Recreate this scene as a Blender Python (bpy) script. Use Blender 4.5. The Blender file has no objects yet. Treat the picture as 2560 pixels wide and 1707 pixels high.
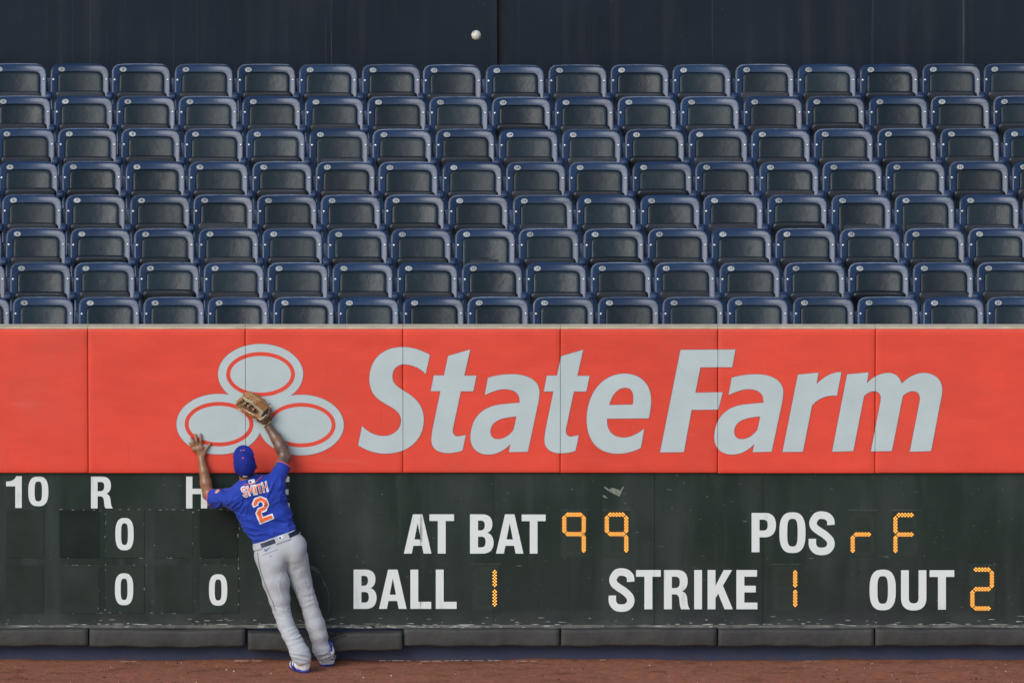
import bpy, bmesh, math, random
import numpy as np
from mathutils import Vector, Matrix
from mathutils.bvhtree import BVHTree

random.seed(7); RNG = np.random.default_rng(7)
scene = bpy.context.scene
COL = scene.collection
R = math.radians

# ------------------------------------------------------------------ camera
PITCH = R(9.0); DIST = 130.0; ZC = 2.5134
K = 322.0 * DIST                                   # focal length in photo pixels
FWD = Vector((0, math.cos(PITCH), -math.sin(PITCH))); UPV = Vector((0, math.sin(PITCH), math.cos(PITCH)))
CAM = Vector((0, 0, ZC)) - FWD * DIST
cd = bpy.data.cameras.new('camera'); cam = bpy.data.objects.new('camera', cd); COL.objects.link(cam)
cam.location = CAM; cam.rotation_euler = (math.pi / 2 - PITCH, 0, 0)
cd.sensor_width = 36.0; cd.lens = 36.0 * K / 2560.0; cd.clip_start = 1.0; cd.clip_end = 2000.0
scene.camera = cam

# ------------------------------------------------------------------ light
SUN_DIR = Vector((-0.55, -0.63, 0.56)).normalized()   # towards the light
world = bpy.data.worlds.new('World'); scene.world = world; world.use_nodes = True
wt = world.node_tree; bg = wt.nodes['Background']
sky = wt.nodes.new('ShaderNodeTexSky'); sky.sky_type = 'NISHITA'; sky.sun_disc = False
sky.sun_elevation = math.asin(SUN_DIR.z); sky.sun_rotation = math.atan2(SUN_DIR.x, SUN_DIR.y)
sky.air_density = 1.0; sky.dust_density = 1.0; sky.ozone_density = 1.0
wt.links.new(sky.outputs[0], bg.inputs[0]); bg.inputs[1].default_value = 0.13
sl = bpy.data.lights.new('sun', 'SUN'); sl.energy = 1.4; sl.angle = R(42); sl.color = (1.0, 0.985, 0.96)
sun = bpy.data.objects.new('sun', sl); COL.objects.link(sun)
sun.rotation_euler = SUN_DIR.to_track_quat('Z', 'Y').to_euler(); sun.location = (-20, -20, 30)
vs = scene.view_settings
vs.view_transform = 'Standard'; vs.look = 'None'; vs.gamma = 1.0; vs.exposure = 0.42; vs.use_curve_mapping = False

scene.cycles.max_bounces = 5; scene.cycles.diffuse_bounces = 3; scene.cycles.glossy_bounces = 3

# ------------------------------------------------------------------ helpers
def ray(px, py):
    return FWD + Vector((1, 0, 0)) * ((px - 1280.0) / K) + UPV * ((853.5 - py) / K)
def P(px, py, Y=0.0):
    """point of the plane y=Y seen at a photo pixel (used to read measurements off the photo)"""
    d = ray(px, py); return CAM + d * ((Y - CAM.y) / d.y)
def G(px, py, z=0.0):
    d = ray(px, py); return CAM + d * ((z - CAM.z) / d.z)
def srgb(r, g, b):
    return tuple(((c / 255) / 12.92 if c / 255 <= 0.04045 else ((c / 255 + 0.055) / 1.055) ** 2.4) for c in (r, g, b))

def link(o, parent=None, origin=None):
    COL.objects.link(o)
    if parent is not None:
        o.parent = parent
        # parts are modelled in world space: undo the chain of parent offsets
        off = Vector((0, 0, 0)); q = parent
        while q is not None:
            off += q.location; q = q.parent
        o.location = (origin if origin is not None else Vector((0, 0, 0))) - off
    elif origin is not None:
        o.location = origin
    return o
def mesh_from(name, V, F, mat=None, smooth=False):
    me = bpy.data.meshes.new(name); me.from_pydata([tuple(v) for v in V], [], [tuple(f) for f in F]); me.update()
    if mat is not None:
        for m in (mat if isinstance(mat, (list, tuple)) else [mat]): me.materials.append(m)
    if smooth: me.shade_smooth()
    return me
def add(name, V, F, mat, parent=None, smooth=False):
    return link(bpy.data.objects.new(name, mesh_from(name, V, F, mat, smooth)), parent)
def empty(name, loc):
    o = bpy.data.objects.new(name, None); o.empty_display_size = 0.1; COL.objects.link(o); o.location = loc; return o
def tag(o, label=None, cat=None, group=None, kind=None):
    if label: o['label'] = label
    if cat: o['category'] = cat
    if group: o['group'] = group
    if kind: o['kind'] = kind
    return o
def bm_obj(name, bm, mat, parent=None, smooth=False, origin=None):
    bmesh.ops.recalc_face_normals(bm, faces=bm.faces)
    me = bpy.data.meshes.new(name); bm.to_mesh(me); bm.free()
    for m in (mat if isinstance(mat, (list, tuple)) else [mat]): me.materials.append(m)
    if smooth: me.shade_smooth()
    return link(bpy.data.objects.new(name, me), parent, origin)
def box_bm(x0, x1, y0, y1, z0, z1, bev=0.0, seg=2):
    bm = bmesh.new(); bmesh.ops.create_cube(bm, size=1.0)
    for v in bm.verts:
        v.co = Vector(((x0 + x1) / 2 + v.co.x * (x1 - x0), (y0 + y1) / 2 + v.co.y * (y1 - y0), (z0 + z1) / 2 + v.co.z * (z1 - z0)))
    if bev: bmesh.ops.bevel(bm, geom=list(bm.edges), offset=bev, segments=seg, profile=0.5, affect='EDGES')
    return bm
def box(name, x0, x1, y0, y1, z0, z1, mat, parent=None, bev=0.0, smooth=False, seg=2):
    return bm_obj(name, box_bm(x0, x1, y0, y1, z0, z1, bev, seg), mat, parent, smooth)

# ------------------------------------------------------------------ materials
def mat(name, col, rough=0.6, spec=0.5, var=0.0, vscale=8.0, bump=0.0, bscale=60.0, coat=0.0, col2=None, stretch=(1, 1, 1), detail=4.0, metal=0.0, sheen=0.0):
    m = bpy.data.materials.new(name); m.use_nodes = True
    nt = m.node_tree; b = nt.nodes['Principled BSDF']; L = nt.links
    b.inputs['Base Color'].default_value = (*col, 1); b.inputs['Roughness'].default_value = rough
    b.inputs['Specular IOR Level'].default_value = spec; b.inputs['Metallic'].default_value = metal
    if coat: b.inputs['Coat Weight'].default_value = coat; b.inputs['Coat Roughness'].default_value = 0.15
    if sheen: b.inputs['Sheen Weight'].default_value = sheen
    geo = nt.nodes.new('ShaderNodeNewGeometry')
    mp = nt.nodes.new('ShaderNodeMapping'); mp.inputs['Scale'].default_value = stretch
    L.new(geo.outputs['Position'], mp.inputs['Vector'])
    if var or col2:
        n = nt.nodes.new('ShaderNodeTexNoise'); n.inputs['Scale'].default_value = vscale; n.inputs['Detail'].default_value = detail; n.inputs['Roughness'].default_value = 0.62
        L.new(mp.outputs[0], n.inputs['Vector'])
        c2 = col2 if col2 else tuple(min(1, c * (1 + 2 * var)) for c in col)
        c1 = col if col2 else tuple(c * (1 - var) for c in col)
        mx = nt.nodes.new('ShaderNodeMix'); mx.data_type = 'RGBA'
        mr = nt.nodes.new('ShaderNodeMapRange'); mr.inputs[1].default_value = 0.32; mr.inputs[2].default_value = 0.72
        L.new(n.outputs[0], mr.inputs[0]); L.new(mr.outputs[0], mx.inputs[0])
        mx.inputs[6].default_value = (*c1, 1); mx.inputs[7].default_value = (*c2, 1)
        L.new(mx.outputs[2], b.inputs['Base Color'])
        m['mixnode'] = mx.name
    if bump:
        n2 = nt.nodes.new('ShaderNodeTexNoise'); n2.inputs['Scale'].default_value = bscale; n2.inputs['Detail'].default_value = 5
        L.new(mp.outputs[0], n2.inputs['Vector'])
        bp = nt.nodes.new('ShaderNodeBump'); bp.inputs['Strength'].default_value = 1.0; bp.inputs['Distance'].default_value = bump
        L.new(n2.outputs[0], bp.inputs['Height']); L.new(bp.outputs[0], b.inputs['Normal'])
    return m
def emit(name, col, s):
    m = bpy.data.materials.new(name); m.use_nodes = True; b = m.node_tree.nodes['Principled BSDF']
    b.inputs['Base Color'].default_value = (0.02, 0.01, 0.0, 1); b.inputs['Emission Color'].default_value = (*col, 1); b.inputs['Emission Strength'].default_value = s
    return m
def marks(m, specs):
    """layer wear over a material's colour. specs: (kind, colour, params)"""
    nt = m.node_tree; L = nt.links; b = nt.nodes['Principled BSDF']
    inp = b.inputs['Base Color']
    geo = nt.nodes.new('ShaderNodeNewGeometry'); sep = nt.nodes.new('ShaderNodeSeparateXYZ'); L.new(geo.outputs['Position'], sep.inputs[0])
    def math_(op, a, c):
        n = nt.nodes.new('ShaderNodeMath'); n.operation = op
        for i, v in enumerate((a, c)):
            if v is None: continue
            if isinstance(v, (int, float)): n.inputs[i].default_value = v
            else: L.new(v, n.inputs[i])
        return n.outputs[0]
    def noise(scale, stretch, detail=4, off=0.0):
        mp = nt.nodes.new('ShaderNodeMapping'); mp.inputs['Scale'].default_value = stretch; mp.inputs['Location'].default_value = (off, off * .7, off * 1.3)
        L.new(geo.outputs['Position'], mp.inputs[0])
        n = nt.nodes.new('ShaderNodeTexNoise'); n.inputs['Scale'].default_value = scale; n.inputs['Detail'].default_value = detail; L.new(mp.outputs[0], n.inputs['Vector'])
        return n.outputs[0]
    for kind, col, pr in specs:
        if kind == 'noise':
            f = noise(pr['scale'], pr.get('stretch', (1, 1, 1)), pr.get('detail', 4), pr.get('off', 0.0))
            mr = nt.nodes.new('ShaderNodeMapRange'); mr.inputs[1].default_value = pr['lo']; mr.inputs[2].default_value = pr['hi']; mr.inputs[4].default_value = pr.get('amt', 1.0)
            L.new(f, mr.inputs[0]); fac = mr.outputs[0]
        elif kind == 'vline':       # a scratch running down the surface at x
            wob = math_('MULTIPLY', math_('SUBTRACT', noise(1.3, (0.1, 0, 1), 2, pr['x']), 0.5), pr.get('wob', 0.03))
            dx = math_('ABSOLUTE', math_('ADD', math_('SUBTRACT', sep.outputs[0], pr['x']), wob), None)
            inside = math_('LESS_THAN', dx, pr['w'])
            f = noise(pr.get('scale', 9), (0.2, 0, 1), 3, pr['x'] * 3)
            mr = nt.nodes.new('ShaderNodeMapRange'); mr.inputs[1].default_value = pr.get('lo', .4); mr.inputs[2].default_value = pr.get('hi', .6); L.new(f, mr.inputs[0])
            fac = math_('MULTIPLY', math_('MULTIPLY', inside, mr.outputs[0]), pr.get('amt', .5))
        elif kind == 'below':       # wear that hugs a height
            mr = nt.nodes.new('ShaderNodeMapRange'); mr.inputs[1].default_value = pr['z1']; mr.inputs[2].default_value = pr['z0']; L.new(sep.outputs[2], mr.inputs[0])
            mr2 = nt.nodes.new('ShaderNodeMapRange'); mr2.inputs[1].default_value = .3; mr2.inputs[2].default_value = .65; L.new(noise(pr.get('scale', 3), (1, 1, 1.6)), mr2.inputs[0])
            fac = math_('MULTIPLY', math_('MULTIPLY', mr.outputs[0], mr2.outputs[0]), pr.get('amt', .5))
        mx = nt.nodes.new('ShaderNodeMix'); mx.data_type = 'RGBA'; L.new(fac, mx.inputs[0])
        if inp.links: L.new(inp.links[0].from_socket, mx.inputs[6])
        else: mx.inputs[6].default_value = inp.default_value
        mx.inputs[7].default_value = (*col, 1)
        L.new(mx.outputs[2], inp)

M = {}
def vary(m, amt):
    """each object a little lighter or darker than the next"""
    nt = m.node_tree; L = nt.links; inp = nt.nodes['Principled BSDF'].inputs['Base Color']
    oi = nt.nodes.new('ShaderNodeObjectInfo'); mr = nt.nodes.new('ShaderNodeMapRange'); mr.inputs[3].default_value = 1 - amt; mr.inputs[4].default_value = 1 + amt
    L.new(oi.outputs['Random'], mr.inputs[0]); mx = nt.nodes.new('ShaderNodeMix'); mx.data_type = 'RGBA'; mx.blend_type = 'MULTIPLY'; mx.inputs[0].default_value = 1
    L.new(inp.links[0].from_socket, mx.inputs[6]); L.new(mr.outputs[0], mx.inputs[7]); L.new(mx.outputs[2], inp)
    rg = nt.nodes['Principled BSDF'].inputs['Roughness']; r0 = rg.default_value; m2 = nt.nodes.new('ShaderNodeMapRange'); m2.inputs[3].default_value = r0 * (1 - amt * .6); m2.inputs[4].default_value = r0 * (1 + amt * .6)
    fr = nt.nodes.new('ShaderNodeMath'); fr.operation = 'FRACT'; ml = nt.nodes.new('ShaderNodeMath'); ml.operation = 'MULTIPLY'; ml.inputs[1].default_value = 7.31
    L.new(oi.outputs['Random'], ml.inputs[0]); L.new(ml.outputs[0], fr.inputs[0]); L.new(fr.outputs[0], m2.inputs[0]); L.new(m2.outputs[0], rg)
def relief(m, dist, scale, stretch=(1, 1, 1)):
    """soft large-scale unevenness under the fine grain"""
    nt = m.node_tree; L = nt.links; nb = nt.nodes['Principled BSDF'].inputs['Normal']
    g = nt.nodes.new('ShaderNodeNewGeometry'); mp = nt.nodes.new('ShaderNodeMapping'); mp.inputs['Scale'].default_value = stretch; L.new(g.outputs['Position'], mp.inputs[0])
    n = nt.nodes.new('ShaderNodeTexNoise'); n.inputs['Scale'].default_value = scale; n.inputs['Detail'].default_value = 3; L.new(mp.outputs[0], n.inputs['Vector'])
    b = nt.nodes.new('ShaderNodeBump'); b.inputs['Distance'].default_value = dist; L.new(n.outputs[0], b.inputs['Height'])
    if nb.links: L.new(nb.links[0].from_socket, b.inputs['Normal'])
    L.new(b.outputs[0], nb)
M['red'] = mat('red_vinyl', (0.75, 0.066, 0.036), 0.55, 0.35, var=0.05, vscale=2.2, bump=0.0012, bscale=90, stretch=(1, 1, 2.5))
marks(M['red'], [('noise', (0.66, 0.088, 0.058), dict(scale=1.1, lo=.5, hi=.75, amt=.5, off=3)), ('noise', (0.5, 0.06, 0.04), dict(scale=30, stretch=(1, 1, .12), lo=.66, hi=.8, amt=.35))])
M['print'] = mat('white_print', (0.50, 0.565, 0.565), 0.5, 0.35, var=0.03, vscale=3, bump=0.0008, bscale=90)
M['print_edge'] = mat('print_edge', (0.24, 0.14, 0.15), 0.6)
M['board'] = mat('scoreboard_green', (0.0072, 0.0178, 0.0122), 0.46, 0.33, col2=(0.0160, 0.0290, 0.0220), vscale=1.5, detail=6, bump=0.0006, bscale=40)
marks(M['board'], [
    ('noise', (0.044, 0.058, 0.052), dict(scale=1.6, stretch=(1.6, 1, .55), lo=.47, hi=.78, amt=.75, off=5, detail=7)),
    ('noise', (0.050, 0.063, 0.058), dict(scale=5, stretch=(1.5, 1, .12), lo=.52, hi=.8, amt=.55, off=9)),
    ('below', (0.020, 0.021, 0.024), dict(z0=.28, z1=.95, amt=.8, scale=1.2)),
    ('below', (0.09, 0.095, 0.09), dict(z0=.28, z1=.42, amt=.4, scale=4)),
    ('noise', (0.35, 0.37, 0.35), dict(scale=55, lo=.755, hi=.80, amt=.6, off=2, detail=1)),
    ('noise', (0.30, 0.32, 0.30), dict(scale=26, stretch=(.35, 1, 3), lo=.74, hi=.78, amt=.45, off=14, detail=2))])
M['plate'] = mat('number_plate_green', (0.014, 0.024, 0.017), 0.5, 0.4, var=0.2, vscale=3)
M['cover'] = mat('slot_cover_green', (0.0090, 0.0190, 0.0135), 0.46, 0.35, col2=(0.026, 0.038, 0.032), vscale=2.5, detail=6)
M['slot'] = mat('slot_dark', (0.008, 0.013, 0.010), 0.7, 0.25, var=0.3, vscale=4)
M['seam'] = mat('joint_dark', (0.010, 0.010, 0.010), 0.9, 0.1)
M['letter'] = mat('letter_white', (0.72, 0.75, 0.72), 0.45, 0.4, var=0.02, vscale=4)
marks(M['letter'], [('noise', (0.33, 0.35, 0.34), dict(scale=7, stretch=(2.2, 1, .5), lo=.62, hi=.8, amt=.55, off=1, detail=8)),
                    ('vline', (0.22, 0.23, 0.22), dict(x=(1052 - 1280) / 322, w=.010, amt=.7, wob=.02)),
                    ('vline', (0.25, 0.26, 0.25), dict(x=(1050 - 1280) / 322, w=.004, amt=.9, wob=.05)),
                    ('vline', (0.30, 0.30, 0.30), dict(x=(1636 - 1280) / 322, w=.003, amt=.6, wob=.01))])
M['chip'] = mat('chipped_paint', (0.50, 0.50, 0.46), 0.7, 0.3, col2=(0.25, 0.25, 0.22), vscale=25)
M['ledge'] = mat('ledge_paint', (0.035, 0.040, 0.038), 0.55, 0.4, col2=(0.20, 0.19, 0.16), vscale=7, detail=8)
M['bumper'] = mat('bumper_rubber', (0.032, 0.031, 0.029), 0.62, 0.35, col2=(0.060, 0.058, 0.053), vscale=3, detail=6, bump=0.0015, bscale=25)
M['foam'] = mat('torn_foam', (0.012, 0.012, 0.014), 0.9, 0.2, col2=(0.06, 0.06, 0.06), vscale=60)
M['blue_wall'] = mat('blue_wall_paint', (0.030, 0.047, 0.100), 0.7, 0.3, col2=(0.046, 0.056, 0.095), vscale=5, detail=6)
marks(M['blue_wall'], [('below', (0.10, 0.05, 0.035), dict(z0=-.01, z1=.06, amt=.7, scale=9))])
M['concrete'] = mat('tier_concrete', (0.055, 0.058, 0.065), 0.9, 0.2, var=0.25, vscale=3)
M['cream'] = mat('cap_cream', (0.52, 0.43, 0.29), 0.75, 0.3, var=0.12, vscale=9, bump=0.001, bscale=80)
M['back'] = mat('dark_back_wall', (0.0072, 0.0130, 0.0210), 0.68, 0.22, col2=(0.0130, 0.0200, 0.0300), vscale=.9, detail=7, stretch=(1, 1, .7), bump=0.001, bscale=60)
bl = []
for px, w, amt in ((118, .004, .3), (153, .004, .35), (183, .004, .35), (228, .006, .8), (270, .003, .2), (302, .004, .25), (437, .004, .25), (475, .003, .2), (494, .004, .35),
                   (815, .004, .4), (830, .005, .55), (1243, .008, .5), (1296, .004, .25), (1450, .003, .2), (1780, .005, .35), (1925, .003, .15), (2180, .005, .4), (2183, .004, .25), (2407, .010, .8), (2404, .004, .5)):
    bl.append(('vline', (0.085, 0.09, 0.095), dict(x=(px - 1280) / 322 * 1.059, w=w * .5, amt=amt, lo=.32, hi=.62, scale=2.5)))
bl.append(('noise', (0.07, 0.075, 0.08), dict(scale=42, lo=.77, hi=.82, amt=.6, off=4, detail=1)))
bl.append(('noise', (0.030, 0.034, 0.042), dict(scale=2.2, stretch=(3.2, 1, .25), lo=.5, hi=.8, amt=.6, off=8)))
marks(M['back'], bl)
M['dirt'] = mat('warning_track_dirt', (0.235, 0.083, 0.043), 0.92, 0.2, col2=(0.35, 0.142, 0.080), vscale=16, detail=9, bump=0.007, bscale=48)
marks(M['dirt'], [('noise', (0.125, 0.045, 0.030), dict(scale=4, stretch=(1, 1.6, 1), lo=.54, hi=.72, amt=.7, off=6, detail=9)),
                  ('noise', (0.33, 0.17, 0.12), dict(scale=130, lo=.60, hi=.72, amt=.7, off=2, detail=2)),
                  ('noise', (0.06, 0.022, 0.015), dict(scale=110, lo=.60, hi=.74, amt=.7, off=12, detail=2))])
M['grass'] = mat('outfield_grass', (0.03, 0.075, 0.018), 0.9, 0.2, var=0.3, vscale=3)
M['pebble'] = mat('pale_grit', (0.62, 0.56, 0.50), 0.7, 0.3, var=0.3, vscale=50)
M['navy'] = mat('navy_plastic', (0.0135, 0.0310, 0.072), 0.27, 0.50, var=0.12, vscale=9, bump=0.0005, bscale=45)
marks(M['navy'], [('noise', (0.10, 0.125, 0.17), dict(scale=30, stretch=(1, 1, .4), lo=.68, hi=.85, amt=.35, off=7))])
M['rim'] = mat('faded_rim', (0.14, 0.165, 0.21), 0.5, 0.5, col2=(0.05, 0.065, 0.10), vscale=14)  # bright highlight along the seat-back edges, put into the rim's colour
M['navy_metal'] = mat('navy_powder_coat', (0.022, 0.042, 0.092), 0.45, 0.5, var=0.25, vscale=12)
M['vinyl'] = mat('black_vinyl', (0.0078, 0.0155, 0.0190), 0.43, 0.36, col2=(0.0130, 0.0205, 0.0240), vscale=5, detail=5, bump=0.0012, bscale=30)
M['seat'] = mat('black_seat', (0.0075, 0.0105, 0.0125), 0.42, 0.45, col2=(0.016, 0.017, 0.022), vscale=4, bump=0.001, bscale=40)
M['bolt'] = mat('steel_bolt', (0.62, 0.62, 0.60), 0.25, 0.5, metal=0.6)
M['disc'] = mat('number_disc', (0.50, 0.50, 0.47), 0.45, 0.4, col2=(0.36, 0.36, 0.34), vscale=3)
M['ink'] = mat('number_ink', (0.02, 0.02, 0.02), 0.6)
M['led'] = emit('led_core', (1.0, 0.50, 0.085), 2.5)
M['led_glow'] = emit('led_lens', (1.0, 0.15, 0.002), 0.22)  # halo of light round each lit lamp, made as dim glowing discs
M['led_off'] = mat('led_unlit', (0.055, 0.062, 0.055), 0.4)
M['jersey'] = mat('jersey_blue', (0.0140, 0.042, 0.335), 0.72, 0.25, var=0.08, vscale=10, bump=0.0008, bscale=160, sheen=0.1)
M['orange'] = mat('jersey_orange', (0.90, 0.145, 0.030), 0.6, 0.3)
M['twill'] = mat('jersey_white_twill', (0.78, 0.78, 0.80), 0.6, 0.3)
M['piping'] = mat('piping_pink_orange', (0.55, 0.09, 0.10), 0.6, 0.3)
M['cap'] = mat('cap_blue', (0.011, 0.022, 0.215), 0.8, 0.2, var=0.1, vscale=20, bump=0.0006, bscale=220)
M['trouser'] = mat('trouser_grey', (0.42, 0.43, 0.445), 0.75, 0.25, var=0.03, vscale=8, bump=0.0006, bscale=150, sheen=0.08)
M['trouser_line'] = mat('trouser_seam', (0.12, 0.12, 0.14), 0.8)
M['belt'] = mat('belt_navy', (0.010, 0.014, 0.040), 0.36, 0.35)
M['shoe_w'] = mat('shoe_white', (0.82, 0.82, 0.82), 0.4, 0.4)
M['shoe_b'] = mat('shoe_blue', (0.028, 0.036, 0.26), 0.4, 0.4)
M['skin'] = mat('skin_brown', (0.235, 0.105, 0.050), 0.30, 0.5, col2=(0.32, 0.15, 0.075), vscale=14, bump=0.0006, bscale=90)
M['skin_ink'] = mat('skin_tattooed', (0.075, 0.055, 0.042), 0.32, 0.5, col2=(0.235, 0.115, 0.060), vscale=20, detail=7, bump=0.0005, bscale=90)
M['hair'] = mat('short_black_hair', (0.012, 0.010, 0.009), 0.7, 0.3, bump=0.002, bscale=300)
M['leather'] = mat('glove_tan_leather', (0.250, 0.105, 0.030), 0.5, 0.45, col2=(0.36, 0.175, 0.062), vscale=30, bump=0.0012, bscale=90)
M['leather_pale'] = mat('glove_pale_leather', (0.33, 0.29, 0.19), 0.5, 0.45, var=0.1, vscale=30)
M['leather_dark'] = mat('glove_dark_leather', (0.085, 0.040, 0.020), 0.5, 0.45, col2=(0.17, 0.09, 0.05), vscale=40)
M['lace'] = mat('glove_lace', (0.62, 0.48, 0.30), 0.5, 0.4)
M['yellow'] = mat('yellow_band', (0.72, 0.60, 0.20), 0.55, 0.3)
M['eye'] = mat('eye_white', (0.7, 0.68, 0.64), 0.2, 0.5)
M['ball'] = mat('ball_hide', (0.70, 0.66, 0.56), 0.5, 0.4, col2=(0.58, 0.53, 0.42), vscale=22, bump=0.0006, bscale=160)
M['stitch'] = mat('ball_stitch', (0.30, 0.075, 0.05), 0.7, 0.2)
M['paper'] = mat('torn_paper', (0.19, 0.21, 0.165), 0.8, 0.2, var=0.2, vscale=40)
M['scuff'] = mat('pale_scuff', (0.10, 0.125, 0.115), 0.6, 0.3, col2=(0.022, 0.034, 0.028), vscale=30, detail=8)
M['chalk'] = mat('chalk_white', (0.55, 0.47, 0.40), 0.9, 0.2, col2=(0.24, 0.12, 0.08), vscale=25)

relief(M['red'], .009, 2.4, (1, 1, 1.3)); relief(M['print'], .009, 2.4, (1, 1, 1.3)); relief(M['board'], .006, 2.5); relief(M['back'], .012, 1.6)
relief(M['bumper'], .012, 7); relief(M['dirt'], .012, 9); relief(M['vinyl'], .006, 9)
marks(M['red'], [('noise', (0.33, 0.05, 0.04), dict(scale=9, stretch=(1, 1, .35), lo=.70, hi=.80, amt=.30, off=21, detail=8)), ('noise', (0.72, 0.22, 0.16), dict(scale=3, stretch=(.4, 1, 2.2), lo=.66, hi=.82, amt=.25, off=31, detail=8))])
marks(M['vinyl'], [('noise', (0.05, 0.052, 0.05), dict(scale=14, lo=.64, hi=.82, amt=.5, off=3, detail=7))])
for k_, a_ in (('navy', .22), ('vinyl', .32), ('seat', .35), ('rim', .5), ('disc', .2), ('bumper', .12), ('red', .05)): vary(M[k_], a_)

# ------------------------------------------------------------------ flat print: outlines -> thin sheets
def parse(d):
    toks = d.replace(',', ' ').split(); i = 0; subs = []; cur = []; cmd = None; pos = (0, 0)
    def num():
        nonlocal i; v = float(toks[i]); i += 1; return v
    while i < len(toks):
        if toks[i].isalpha(): cmd = toks[i]; i += 1
        if cmd == 'M':
            pos = (num(), num()); cur = [pos]; subs.append(cur); cmd = 'L'
        elif cmd == 'L': pos = (num(), num()); cur.append(pos)
        elif cmd == 'H': pos = (num(), pos[1]); cur.append(pos)
        elif cmd == 'V': pos = (pos[0], num()); cur.append(pos)
        elif cmd == 'C':
            a = (num(), num()); b = (num(), num()); c = (num(), num())
            for k in range(1, 13):
                t = k / 12; s = 1 - t
                cur.append(tuple(s ** 3 * pos[j] + 3 * s * s * t * a[j] + 3 * s * t * t * b[j] + t ** 3 * c[j] for j in (0, 1)))
            pos = c
        elif cmd == 'Z': pass
    out = []
    for s in subs:
        s2 = [p for k, p in enumerate(s) if math.dist(p, s[k - 1]) > 1e-6]
        out.append(s2)
    return out
def ellipse(cx, cy, rx, ry, n=72, e=2.0):
    r = []
    for k in range(n):
        a = 2 * math.pi * k / n; c, s = math.cos(a), math.sin(a)
        r.append((cx + rx * math.copysign(abs(c) ** (2 / e), c), cy + ry * math.copysign(abs(s) ** (2 / e), s)))
    return r
def stroke(pts, w, n=14):
    """outline of a fat line through pts (Catmull-Rom)"""
    q = [pts[0]] + list(pts) + [pts[-1]]; line = []
    for k in range(1, len(q) - 2):
        p0, p1, p2, p3 = q[k - 1:k + 3]
        for j in range(n):
            t = j / n
            line.append(tuple(0.5 * (2 * p1[i] + (p2[i] - p0[i]) * t + (2 * p0[i] - 5 * p1[i] + 4 * p2[i] - p3[i]) * t * t + (3 * p1[i] - p0[i] - 3 * p2[i] + p3[i]) * t ** 3) for i in (0, 1)))
    line.append(tuple(pts[-1])); l, r = [], []
    for k in range(len(line)):
        a = line[max(k - 1, 0)]; b = line[min(k + 1, len(line) - 1)]
        dx, dy = b[0] - a[0], b[1] - a[1]; m = math.hypot(dx, dy) or 1
        l.append((line[k][0] - dy / m * w / 2, line[k][1] + dx / m * w / 2)); r.append((line[k][0] + dy / m * w / 2, line[k][1] - dx / m * w / 2))
    return l + r[::-1]
def fill2d(outlines):
    """triangulated flat mesh (bmesh in the xy plane) of closed outlines with holes"""
    cu = bpy.data.curves.new('tmp', 'CURVE'); cu.dimensions = '2D'; cu.fill_mode = 'BOTH'
    for o in outlines:
        sp = cu.splines.new('POLY'); sp.points.add(len(o) - 1); sp.use_cyclic_u = True
        for pt, c in zip(sp.points, o): pt.co = (c[0], c[1], 0, 1)
    ob = bpy.data.objects.new('tmp', cu); me = bpy.data.meshes.new_from_object(ob)
    bm = bmesh.new(); bm.from_mesh(me)
    bpy.data.objects.remove(ob); bpy.data.curves.remove(cu); bpy.data.meshes.remove(me)
    bmesh.ops.remove_doubles(bm, verts=bm.verts, dist=1e-5)
    return bm
def to_wall(outlines, Y):
    """pixel outlines -> (x, z) on the plane y=Y"""
    return [[(w.x, w.z) for w in (P(px, py, Y) for px, py in o)] for o in outlines]
def sheet(name, outlines, Y, mt, parent, xcut=None, thick=0.0):
    """flat print on the plane y=Y from pixel outlines, optionally trimmed to an x range"""
    bm = fill2d(to_wall(outlines, Y))
    if xcut:
        for x, sgn in ((xcut[0], -1), (xcut[1], 1)):
            bmesh.ops.bisect_plane(bm, geom=bm.verts[:] + bm.edges[:] + bm.faces[:], dist=1e-6, plane_co=(x, 0, 0), plane_no=(sgn, 0, 0), clear_outer=True)
    if not bm.faces: bm.free(); return None
    for v in bm.verts: v.co = Vector((v.co.x, Y, v.co.y))
    bmesh.ops.recalc_face_normals(bm, faces=bm.faces)
    for f in bm.faces:
        if f.normal.y > 0: f.normal_flip()
    todo = set(bm.faces); o = None           # pieces a joint has parted are objects of their own
    while todo:
        st = [todo.pop()]; isl = set(st)
        while st:
            f = st.pop()
            for e in f.edges:
                for g in e.link_faces:
                    if g in todo: todo.discard(g); isl.add(g); st.append(g)
        ix = {}; V, F = [], []
        for f in isl:
            for v in f.verts:
                if v not in ix: ix[v] = len(V); V.append(tuple(v.co))
            F.append([ix[v] for v in f.verts])
        o = add(name, V, F, mt, parent)
    bm.free(); return o

# ------------------------------------------------------------------ ground
def plane(name, x0, x1, y0, y1, z, mt, nx=1, ny=1):
    V = [(x0 + (x1 - x0) * i / nx, y0 + (y1 - y0) * j / ny, z) for j in range(ny + 1) for i in range(nx + 1)]
    F = [(j * (nx + 1) + i, j * (nx + 1) + i + 1, (j + 1) * (nx + 1) + i + 1, (j + 1) * (nx + 1) + i) for j in range(ny) for i in range(nx)]
    return add(name, V, F, mt)
tag(plane('outfield_grass', -400, 400, -600, 300, -0.012, M['grass']), kind='structure')
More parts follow.
